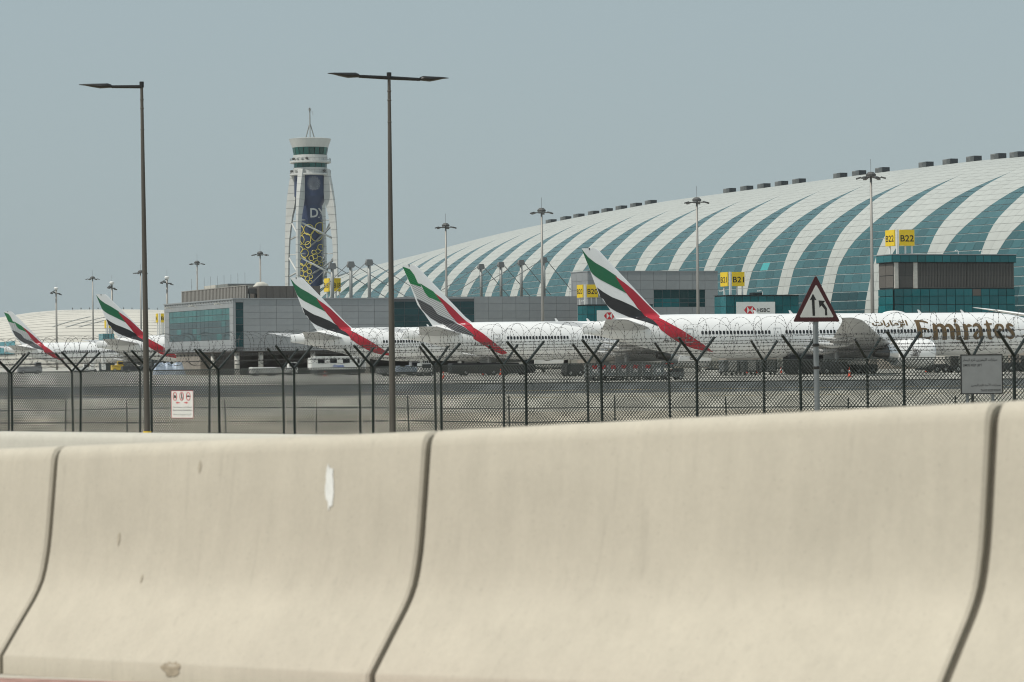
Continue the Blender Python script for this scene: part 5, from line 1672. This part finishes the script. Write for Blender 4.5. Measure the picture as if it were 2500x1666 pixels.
MB().lathe([(0.06, 0), (0.066, 0.01), (0.066, 0.05), (0.06, 0.06)], 12, (lean*2.6, 0.05, 2.65)).lathe([(0.06, 0), (0.066, 0.01), (0.066, 0.05), (0.06, 0.06)], 12, (lean*3.1, 0.05, 3.1)).build('pole_band', M['lamp_head'], ts)

D4 = 62.0
l0, l1 = at(2347, 962, D4), at(2446, 866, D4)
ls = empty('lane_sign', ((l0.x+l1.x)/2, l0.y, 0), 0, 'grey square lane sign with Arabic and English keep left and keep right wording', 'road sign')
w4 = l1.x-l0.x; zlo, zhi = l0.z, l1.z
lb = MB().box(-w4/2, w4/2, -0.012, 0.012, zlo, zhi).build('sign_board', M['sign_back'], ls)
fr = MB()
for b in ((-w4/2-0.012, -w4/2+0.008, zlo-0.01, zhi+0.01), (w4/2-0.008, w4/2+0.012, zlo-0.01, zhi+0.01)): fr.box(b[0], b[1], -0.02, 0.02, b[2], b[3])
for z in (zlo, zhi): fr.box(-w4/2+0.009, w4/2-0.009, -0.0195, 0.0195, z-0.01, z+0.01)
fr.build('sign_frame', M['lamp_head'], lb)
for x in (-w4/2+0.14, w4/2-0.2): MB().tube([(x, 0.06, 0), (x, 0.06, zhi-0.05)], 0.035, 10).build('post', M['galv'], ls, 40)
def ltxt(s, u, v, w, h): text_on('lettering', s, lb, (-w4/2+u*w4, -0.0135, zlo+v*(zhi-zlo)), (1,0,0), (0,0,1), h*(zhi-zlo), w*w4, M['black'], 0.015)
ltxt('\uFEAD\uFE8E\uFEB4\uFEF4\uFEDF\uFE8D \uFEE1\uFEB0\uFEE0\uFE97 \uFEE6\uFEF3\uFEAF\uFEEE\uFEE4\uFEF4\uFEE0\uFEDF\uFE8D \uFE95\uFE8D\uFEAD\uFE8E\uFEF4\uFEB3', 0.46, 0.86, 0.84, 0.10)
ltxt('LIMOS KEEP LEFT', 0.28, 0.735, 0.46, 0.062)
ltxt('\uFEE6\uFEF4\uFEE4\uFEF4\uFEDF\uFE8D \uFEE1\uFEB0\uFEE0\uFE97 \uFE93\uFEAE\uFE9F\uFEF7\uFE8D \uFE95\uFE8D\uFEAD\uFE8E\uFEF4\uFEB3', 0.60, 0.215, 0.72, 0.10)
ltxt('TAXIS KEEP RIGHT', 0.72, 0.085, 0.50, 0.062)

kf = (450-1250)/FPX
# security notice hung on the nearer fence
fdir = Vector((2.331, -1.89, 0)).normalized()
best = min((abs(project(Vector((-15.98, 90, 1.6))+fdir*s)[0]-449), s) for s in [i*0.02 for i in range(900)])[1]
sp0 = Vector((-15.98, 90, 0)) + fdir*best
nrm = Vector((fdir.y, -fdir.x, 0))
if nrm.y > 0: nrm = -nrm
sc_ = FPX/sp0.y
zc4 = ZC - (988.5-881)/sc_
ns = empty('notice_board', (sp0.x+nrm.x*0.07, sp0.y+nrm.y*0.07, 0), math.atan2(fdir.y, fdir.x), 'white security notice with pictograms and red arrows hung on the fence', 'notice sign')
wn_, hn_ = 59/sc_/fdir.x, 67/sc_
nbd = MB().box(-wn_/2, wn_/2, -0.008, 0.008, zc4-hn_/2, zc4+hn_/2).build('board', M['sign_white'], ns)
fr = MB()
for b in ((-wn_/2, -wn_/2+0.012), (wn_/2-0.012, wn_/2)): fr.box(b[0], b[1], -0.012, -0.0085, zc4-hn_/2, zc4+hn_/2)
for z in (zc4-hn_/2, zc4+hn_/2-0.012): fr.box(-wn_/2+0.0125, wn_/2-0.0125, -0.012, -0.0085, z, z+0.012)
fr.build('board_edge', M['sign_redbright'], nbd)
def nuv(x, y): return ((x-770)/940*wn_, zc4+(770-y)/1060*hn_)
for cx in (465, 755, 1038):
    u, z = nuv(cx, 460)
    MB().tube([(u+0.082*wn_/0.94*math.cos(a*.2618), -0.012, z+0.118*math.sin(a*.2618)*hn_/.83) for a in range(24)], 0.011, 5, closed=True).build('red_circle', M['sign_redbright'], nbd)
u, z = nuv(465, 460)
MB().box(u-0.05, u-0.01, -0.012, -0.009, z-0.05, z+0.04).box(u+0.005, u+0.05, -0.012, -0.009, z-0.05, z+0.03).build('camera_pictogram', M['black'], nbd)
u, z = nuv(755, 460)
MB().prism([(0, 0.095), (0.018, 0.075), (0.022, 0.0), (0.045, -0.095), (0.028, -0.095), (0.0, -0.03), (-0.03, -0.095), (-0.045, -0.09), (-0.015, 0.0), (-0.018, 0.07)], (1,0,0), (0,0,1), (u, -0.009, z), (0,-1,0), 0.003).build('walker_pictogram', M['black'], nbd)
u, z = nuv(1038, 460)
MB().prism([(-0.06, -0.015), (0.06, -0.015), (0.06, 0.012), (0.035, 0.03), (-0.03, 0.03), (-0.06, 0.01)], (1,0,0), (0,0,1), (u, -0.009, z), (0,-1,0), 0.003).build('car_pictogram', M['black'], nbd)
for cx, sg in ((585, -1), (935, 1)):
    u, z = nuv(cx, 705)
    MB().prism([(sg*a, b) for a, b in ((-0.075, -0.014), (0.02, -0.014), (0.02, -0.04), (0.08, 0), (0.02, 0.04), (0.02, 0.014), (-0.075, 0.014))], (1,0,0), (0,0,1), (u, -0.009, z), (0,-1,0), 0.003).build('red_arrow', M['sign_redbright'], nbd)
def ntxt(s, y, w, h): 
    u, z = nuv(768, y)
    text_on('lettering', s, nbd, (u, -0.0095, z), (1,0,0), (0,0,1), h/1060*hn_, w/940*wn_, M['black'], 0.01)
ntxt('\uFE94\uFED8\uFEC4\uFEE8\uFEE3 \uFE93\uFEAD\uFEEE\uFEC8\uFEA4\uFEE3 - \uFEE6\uFEE3\uFE83 \uFE95\uFE8D\uFEAD\uFE8E\uFEC4\uFEE4\uFEDF\uFE8D', 870, 790, 90)
ntxt('Airports Security - Restricted Area', 1000, 790, 95)
ntxt('\uFE94\uFED8\uFEC4\uFEE8\uFEE3 \uFE94\uFECB\uFEEE\uFEE8\uFEE4\uFEE3 \uFE94\uFEF4\uFEE8\uFEE3\uFE83', 1155, 760, 95)

# ------------------------------------------------------------------ ground equipment on the apron
M['gse_white'] = pmat('vehicle_white', (0.66, 0.66, 0.64), 0.4, var=0.1, scale=1.5)
M['gse_grey'] = pmat('vehicle_grey', (0.20, 0.205, 0.21), 0.5, var=0.2, scale=1.5)
M['gse_dark'] = pmat('vehicle_dark', (0.04, 0.042, 0.045), 0.6, var=0.2, scale=2)
M['uld_alu'] = pmat('container_aluminium', (0.24, 0.255, 0.26), 0.4, metal=0.5, var=0.15, scale=3)
M['gse_red'] = pmat('vehicle_red', (0.45, 0.025, 0.03), 0.5)
M['gse_yellow'] = pmat('vehicle_yellow', (0.55, 0.38, 0.05), 0.5, var=0.2, scale=2)
M['gse_blue'] = pmat('print_blue', (0.04, 0.10, 0.35), 0.5)
M['tarp'] = pmat('blue_white_tarp', (0.50, 0.55, 0.62), 0.7, c2=(0.22, 0.30, 0.42), var=0.5, scale=1.6)
M['cone'] = pmat('cone_orange', (0.75, 0.07, 0.02), 0.5)
WH = {}
def wheel(parent, x, y, r, w=0.22):
    k = (r, w)
    if k not in WH:
        WH[k] = MB().tube([(0, -w/2, 0), (0, -w/2+0.03, 0), (0, w/2-0.03, 0), (0, w/2, 0)], [r*0.8, r, r, r*0.8], 16).mesh('wheel', M['tyre'], 40)
    o = link('wheel', WH[k], parent, (x, y, r))
    hk = ('hub', r)
    if hk not in WH: WH[hk] = MB().tube([(0, -w/2-0.02, 0), (0, w/2+0.02, 0)], r*0.45, 10).mesh('hub', M['gear'])
    link('hub', WH[hk], o)
def base(px, D, name, label, cat, group=None, yaw=YAW):
    p = at(px, 900, D)
    return empty(name, (p.x, p.y, 0), yaw, label, cat, group)
def cbox(mb, cx, cy, cz, sx, sy, sz, bev=0.0):
    return mb.box(cx-sx/2, cx+sx/2, cy-sy/2, cy+sy/2, cz-sz/2, cz+sz/2)
def rbox(x0, x1, y0, y1, z0, z1, r, name, m, parent):
    """box with softened edges"""
    mb = MB().box(x0, x1, y0, y1, z0, z1)
    me = mb.mesh(name, m)
    bm = bmesh.new(); bm.from_mesh(me)
    bmesh.ops.bevel(bm, geom=bm.edges[:], offset=r, segments=2, affect='EDGES')
    bm.to_mesh(me); bm.free()
    return link(name, me, parent)

# white equipment cabin trailer with lettering
e = base(761, 492, 'service_trailer', 'white boxy ground service trailer with three dark windows and blue lettering', 'trailer', yaw=YAW)
Lh = 10.0
rbox(0, Lh, 0, 2.5, 1.05, 3.15, 0.12, 'body', M['gse_white'], e)
rbox(0.6, 8.8, 0.2, 2.3, 3.15, 3.4, 0.08, 'roof_unit', M['gse_white'], e)
MB().box(0.4, Lh-0.2, 0.15, 2.35, 0.45, 1.04).build('chassis', M['gse_dark'], e)
for x in (1.75, 4.0, 6.35, 8.6): MB().box(x-0.62, x+0.62, -0.03, 0.0, 2.2, 2.95).build('window', M['win'], e) if x < 8 else MB().box(x-0.2, x+0.2, -0.03, 0.0, 2.05, 2.95).build('window', M['win'], e)
MB().box(9.0, 9.7, -0.03, 0, 1.2, 2.95).build('door', M['seam'], e)
text_on('lettering', 'dnata', e, (4.9, -0.02, 1.72), (1,0,0), (0,0,1), 0.52, 2.0, M['gse_blue'], 0.02)
for x in (1.6, 2.8, 7.2, 8.4):
    for y in (0.3, 2.2): wheel(e, x, y, 0.46)
ld = MB()
for x in (0.15, 0.75): ld.tube([(x, -0.35, 0.1), (x, -0.05, 1.1)], 0.04, 6)
for i in range(4): ld.box(0.15, 0.75, -0.35+0.075*i, -0.2+0.075*i, 0.2+0.25*i, 0.24+0.25*i)
ld.build('steps', M['gear'], e)

# train of baggage container dollies behind a tug
def dolly(px, D, label, W=1.5, red=True):
    e = base(px, D, 'container_dolly', label, 'baggage dolly', 'train of container dollies')
    MB().box(-W/2, W/2, 0, 1.7, 0.42, 0.56).box(-W/2-0.35, W/2+0.35, 0.8, 0.9, 0.40, 0.48).build('deck', M['gse_dark'], e)
    for x in (-W/2+0.25, W/2-0.25):
        for y in (0.2, 1.5): wheel(e, x, y, 0.2, 0.14)
    c = MB()
    hw = W/2-0.04
    c.prism([(-hw, 0.58), (hw, 0.58), (hw, 2.0), (-hw+0.0, 2.0)], (1,0,0), (0,0,1), (0, 1.62, 0), (0,-1,0), 1.58)
    b = c.build('container', M['uld_alu'], e)
    k = MB()
    for x in (-hw, -hw*0.34, hw*0.34, hw): k.box(x-0.03, x+0.03, 0.0, 0.038, 0.58, 2.0)
    for z in (0.6, 1.98): k.box(-hw-0.035, hw+0.035, -0.005, 0.036, z-0.03, z+0.03)
    k.build('container_rib', M['gear'], b)
    MB().box(-0.28, 0.28, -0.03, -0.005, 0.98, 1.38).build('white_label', M['gse_white'], b)
    if red: MB().box(-0.30, 0.30, -0.032, -0.006, 1.42, 1.82).build('red_label', M['gse_red'], b)
    return e
names = ['first', 'second', 'third', 'fourth', 'fifth', 'sixth']
for i, px in enumerate((1452, 1473, 1498, 1523, 1552, 1582)):
    dolly(px, 331, names[i] + ' container dolly from the left in the red labelled train', 1.45)
dolly(1608, 331, 'last container dolly without red label, next to the tug', 1.5, False)
e = base(1622, 331, 'baggage_tug', 'red and white baggage tug at the right of the container train', 'tug')
rbox(0, 2.7, 0.2, 1.7, 0.35, 1.0, 0.08, 'body', M['gse_grey'], e)
rbox(0.1, 1.3, 0.25, 1.65, 1.85, 2.0, 0.05, 'canopy', M['gse_red'], e)
MB().box(1.2, 2.6, 0.22, 0.26, 1.02, 1.4).box(0.02, 0.14, 0.28, 0.36, 1.0, 1.85).box(1.16, 1.26, 0.28, 0.36, 1.0, 1.85).box(0.02, 0.14, 1.5, 1.6, 1.0, 1.85).box(1.16, 1.26, 1.5, 1.6, 1.0, 1.85).build('cab_frame', M['gse_dark'], e)
MB().box(1.35, 2.55, 0.3, 1.6, 1.0, 1.28).build('engine_cover', M['gse_red'], e)
for x in (0.5, 2.2):
    for y in (0.3, 1.6): wheel(e, x, y, 0.32)

# white covered containers under the nearest fuselage
for i, (px, lab) in enumerate(((1768, 'white fronted cargo container left of two others under the fuselage'), (1815, 'middle one of three white fronted cargo containers under the fuselage'), (1862, 'white fronted cargo container right of two others under the fuselage'))):
    e = base(px, 397, 'cargo_container', lab, 'cargo container', 'cargo containers on dollies')
    MB().box(0, 2.3, 0, 1.8, 0.55, 2.15).build('body', M['uld_alu'], e)
    MB().box(0.72, 1.98, -0.03, 0, 0.62, 2.1).build('white_cover', M['gse_white'], e)
    MB().box(-0.1, 2.5, 0, 1.8, 0.38, 0.52).build('deck', M['gse_dark'], e)
    for x in (0.3, 2.0):
        for y in (0.2, 1.6): wheel(e, x, y, 0.2, 0.14)
# tow tractors / loaders
def tractor(px, D, label, c1, L=6.0, cab=True, h=1.5, name='tow_tractor', cat='tow tractor'):
    e = base(px, D, name, label, cat)
    rbox(0, L, 0, 2.4, 0.5, h, 0.1, 'body', c1, e)
    if cab:
        rbox(L-1.7, L-0.2, 0.1, 1.5, h, h+1.0, 0.08, 'cab', c1, e)
        MB().box(L-1.6, L-0.35, 0.06, 0.1, h+0.2, h+0.85).box(L-0.2, L-0.17, 0.25, 1.35, h+0.2, h+0.85).build('window', M['win'], e)
    MB().box(0.2, L-0.2, 0.1, 2.3, 0.3, 0.52).build('chassis', M['gse_dark'], e)
    for x in (L*0.2, L*0.8):
        for y in (0.15, 2.25): wheel(e, x, y, 0.52, 0.3)
    return e
tractor(616, 500, 'low dark aircraft tug with white bonnet under the pier wing', M['gse_white'], 4.6, False, 1.6)
tractor(655, 506, 'white van-like tractor beside a pier wing column', M['gse_white'], 5.6, True, 1.45)
tractor(928, 462, 'grey pushback tractor right of the service trailer', M['gse_grey'], 7.2, True, 1.35)
e = base(962, 455, 'pallet_trailer', 'flat trailer with crumpled pale tarpaulin near the central lamp', 'trailer')
MB().box(0, 5.5, 0, 2.2, 0.5, 0.7).build('deck', M['gse_dark'], e)
tp = MB(); N1, N2 = 14, 6; vv = []
for i in range(N1+1):
    for j in range(N2+1):
        edge = min(i, N1-i, j, N2-j)
        vv.append((0.1+5.3*i/N1, 0.1+2.0*j/N2, 0.72 + (0 if edge == 0 else min(0.95, 0.6+0.3*edge)*random.uniform(0.75, 1.05))))
tp.add(vv, [(i*(N2+1)+j, (i+1)*(N2+1)+j, (i+1)*(N2+1)+j+1, i*(N2+1)+j+1) for i in range(N1) for j in range(N2)]).build('tarpaulin_load', M['tarp'], e)
for x in (0.8, 4.7):
    for y in (0.2, 2.0): wheel(e, x, y, 0.3)
e = base(1028, 450, 'high_loader', 'small white cab loader behind the hatched-tail airliner', 'loader')
rbox(0, 2.0, 0, 2, 0.6, 2.1, 0.08, 'body', M['gse_white'], e); MB().box(0.2, 1.7, -0.03, 0, 1.3, 1.9).build('window', M['win'], e)
MB().box(-0.2, 2.2, 0, 2, 0.35, 0.6).build('chassis', M['gse_dark'], e)
for i in range(6): MB().tube([(0.1+0.33*i, 0.4, 2.1), (0.1+0.33*i, 0.4, 3.0)], 0.05, 6).build('rail_post', M['gse_white'], e)
for x in (0.3, 1.7):
    for y in (0.1, 1.9): wheel(e, x, y, 0.34)
tractor(1105, 452, 'long dark loader under the hatched-tail airliner', M['gse_dark'], 11.5, False, 2.0, 'belt_loader', 'loader')
tractor(1180, 449, 'dark equipment truck with pale wheels beneath the hatched-tail airliner', M['gse_dark'], 9.0, True, 1.7, 'equipment_truck', 'truck')
tractor(1385, 405, 'small dark generator cart left of the container train', M['gse_dark'], 2.6, False, 1.7, 'generator_cart', 'cart')
tractor(1930, 392, 'long dark cargo loader behind the triangular sign pole', M['gse_dark'], 6.5, False, 2.6, 'cargo_loader', 'loader')
e = base(1976, 400, 'dolly_load', 'untidy white wrapped cargo on dark dollies beside the sign pole', 'cargo')
tp = MB(); vv = []
for i in range(N1+1):
    for j in range(N2+1):
        edge = min(i, N1-i, j, N2-j)
        vv.append((0.05+3.4*i/N1, 0.1+1.8*j/N2, 1.2 + (0 if edge == 0 else random.uniform(0.5, 1.15))))
tp.add(vv, [(i*(N2+1)+j, (i+1)*(N2+1)+j, (i+1)*(N2+1)+j+1, i*(N2+1)+j+1) for i in range(N1) for j in range(N2)]).build('wrapped_load', M['tarp'], e)
MB().box(0, 3.5, 0, 2, 0.4, 1.18).build('deck', M['gse_dark'], e)
for x in (0.5, 3.0):
    for y in (0.1, 1.9): wheel(e, x, y, 0.3)
tractor(2006, 385, 'dark low pushback tractor behind an orange cone', M['gse_dark'], 4.0, False, 1.7)
tractor(2088, 392, 'dark cart near the engine exhaust of nearest airliner', M['gse_dark'], 3.6, False, 1.3, 'baggage_cart', 'cart')
tractor(2281, 398, 'small dark tow cart ahead of the nearest engine', M['gse_dark'], 2.3, False, 1.2, 'tow_cart', 'cart')
tractor(2330, 392, 'dark low cart behind the grey lane sign', M['gse_dark'], 3.2, False, 1.0, 'tow_cart', 'cart')
tractor(2455, 396, 'dark tractor at the right edge under the nearest airliner', M['gse_dark'], 5.0, True, 1.3)
tractor(45, 700, 'distant red labelled truck under the leftmost wing', M['gse_grey'], 6.0, True, 1.9, 'catering_truck', 'truck')
tractor(275, 770, 'distant yellow loader under the leftmost tail airliner', M['gse_yellow'], 3.2, True, 1.9, 'belt_loader', 'loader')
tractor(300, 720, 'distant long dark tractor left of single-arm lamp', M['gse_dark'], 7.5, False, 1.6)
tractor(180, 760, 'distant white van under the leftmost tail airliner', M['gse_white'], 4.5, True, 1.3, 'service_van', 'van')
for i, (px, D, lb) in enumerate(((222, 790, 'distant white jet bridge leg left of second tail'), (250, 780, 'distant white jet bridge leg below second tail'))):
    e = base(px, D, 'bridge_leg', lb, 'jet bridge leg')
    MB().box(0, 1.0, 0, 1.0, 0.6, 4.5).build('lift_column', M['gse_white'], e)
    MB().box(-0.6, 1.6, 0, 1, 0.35, 0.6).build('bogie', M['gse_dark'], e)
    for x in (-0.3, 1.3): wheel(e, x, 0.5, 0.4, 0.4)
# tarpaulin covered cargo stack left of the pier wing
e = base(402, 565, 'covered_cargo', 'pale blue tarpaulin covered cargo row beside the pier wing stair core', 'cargo')
tp = MB(); vv = []
for i in range(N1+1):
    for j in range(N2+1):
        edge = min(i, N1-i, j, N2-j)
        vv.append((6.5*i/N1-2, 2.4*j/N2, 0.1 + (0 if edge == 0 else random.uniform(1.2, 2.6))))
tp.add(vv, [(i*(N2+1)+j, (i+1)*(N2+1)+j, (i+1)*(N2+1)+j+1, i*(N2+1)+j+1) for i in range(N1) for j in range(N2)]).build('tarpaulin_load', M['tarp'], e)

# jet bridges / fixed link legs standing behind the nearest airliner
def bridge(q, t, L, label, zb=4.2):
    e = empty('jet_bridge', qt(q, t), YAW, label, 'jet bridge', 'jet bridges at the gates')
    tb_ = MB().box(0, L, 0, 3.2, zb, zb+3.0).build('tunnel', M['clad'], e)
    for i in range(int(L/2.5)): link('glass_pane', panel_mesh('bridge_pane', 2.5, 1.5, 0.03, 'front', M['teal_dark'], 0.3), tb_, (2.5*i, 0, zb+1.0))
    for x in (1.5, L*0.6):
        MB().box(x, x+0.9, 0.4, 1.3, 0.6, zb).build('lift_column', M['cream_metal'], e)
        MB().box(x, x+0.9, 1.9, 2.8, 0.6, zb).build('lift_column', M['cream_metal'], e)
        MB().box(x-0.6, x+1.5, 0.4, 2.8, 0.3, 0.6).build('bogie', M['gse_dark'], e)
    MB().lathe([(1.9, zb-0.1), (2.1, zb+0.2), (2.1, zb+3.0), (1.7, zb+3.3)], 20, (-0.5, 1.6, 0)).build('cab', M['clad'], e)
    return e
bridge(Q1+57, T1+9, 24, 'grey jet bridge behind the nearest airliner lettering')
bridge(Q2+57, T2+9, 24, 'grey jet bridge under the nearest airliner rear fuselage')
bridge(on_t(709, 720, T3)[0]+57, T3+9, 20, 'grey jet bridge beyond the hatched-tail airliner')
# pale service building foot ahead of the nearest engine
e = empty('service_block', qt(Q1+70, T1+24), YAW, 'pale concrete service block under the nearest airliner lettering', 'building')
MB().box(0, 9, 0, 6, 0, 4.2).build('wall', M['column'], e)
for x in (1.0, 3.6, 6.2): MB().box(x, x+1.4, -0.05, 0, 0, 2.6).build('door', M['dark_wall'], e)
MB().box(-0.2, 9.2, -0.2, 6.2, 4.2, 4.45).build('roof_slab', M['cream_metal'], e)
# low service wall at the head of the stands
for i, (q, t0_, t1_) in enumerate(((252, 380, 441), (262, 448, 509), (262, 512, 574))):
    e = empty('stand_head_wall', qt(q, t0_), YAW, ('dim service wall of stand nearest the right edge', 'dim service wall below the B21 gate sign', 'dim service wall below the B20 gate sign')[i], 'wall')
    MB().box(0, 1.0, 0, t1_-t0_, 0, 4.4).build('wall', M['under'], e)
    for j in range(10):
        MB().box(-0.04, 0, 2+6*j, 4.6+6*j, 0.2, 3.2).build('doorway', M['dark_wall'], e) if j == 0 else link('doorway', bpy.data.meshes['doorway'], e, (0, 6*j, 0)) if 6*j+5 < t1_-t0_ else None

# traffic cones
cone_lat = [(0.19, 0.03), (0.17, 0.06), (0.035, 0.95), (0.02, 0.97)]
for px, py, lb in ((793, 917, 'orange cone in front of the service trailer'), (972, 915, 'orange cone just right of the central lamp'), (1082, 925, 'orange cone nearest the fence, in front of dark loader'), (1179, 917, 'orange cone by the dark equipment truck'),
                   (1222, 917, 'orange cone right of the dark equipment truck'), (1823, 912, 'orange cone left of the middle cargo container'), (1847, 912, 'orange cone right of the middle cargo container'), (1907, 912, 'orange cone right of the last cargo container'),
                   (2074, 921, 'tall orange and white cone behind the nearest engine'), (2262, 909, 'small orange cone below the nearest engine intake')):
    r = ray(px, py); D = -ZC/r.z*r.y
    D = min(D, 470)
    p = at(px, py, D)
    e = empty('traffic_cone', (p.x, p.y, 0), 0, lb, 'traffic cone', 'orange traffic cones')
    k = 1.05 if px != 2074 else 1.25
    MB().lathe([(a*k, b*k) for a, b in cone_lat], 14).build('cone_body', M['cone'], e, 40)
    MB().lathe([(0.113*k, 0.45*k), (0.085*k, 0.68*k)], 14, cap=False).build('white_band', M['gse_white'], e)
    MB().box(-0.24*k, 0.24*k, -0.24*k, 0.24*k, 0.0, 0.035*k).build('cone_base', M['gse_dark'], e)

# ------------------------------------------------------------------ dusty air over the whole airfield
hm = bpy.data.materials.new('dusty_air'); hm.use_nodes = True
hn = hm.node_tree.nodes
hn.remove(hn['Principled BSDF'])
pv_ = hn.new('ShaderNodeVolumePrincipled')
pv_.inputs['Color'].default_value = (0.93, 0.96, 0.97, 1)
pv_.inputs['Density'].default_value = 0.00004
hm.node_tree.links.new(pv_.outputs['Volume'], hn['Material Output'].inputs['Volume'])
hzb = MB().box(-2500, 2500, -300, 4300, -1.5, 112).build('haze', hm)
tag(hzb, 'thin dusty air over the airfield', 'haze', kind='stuff')
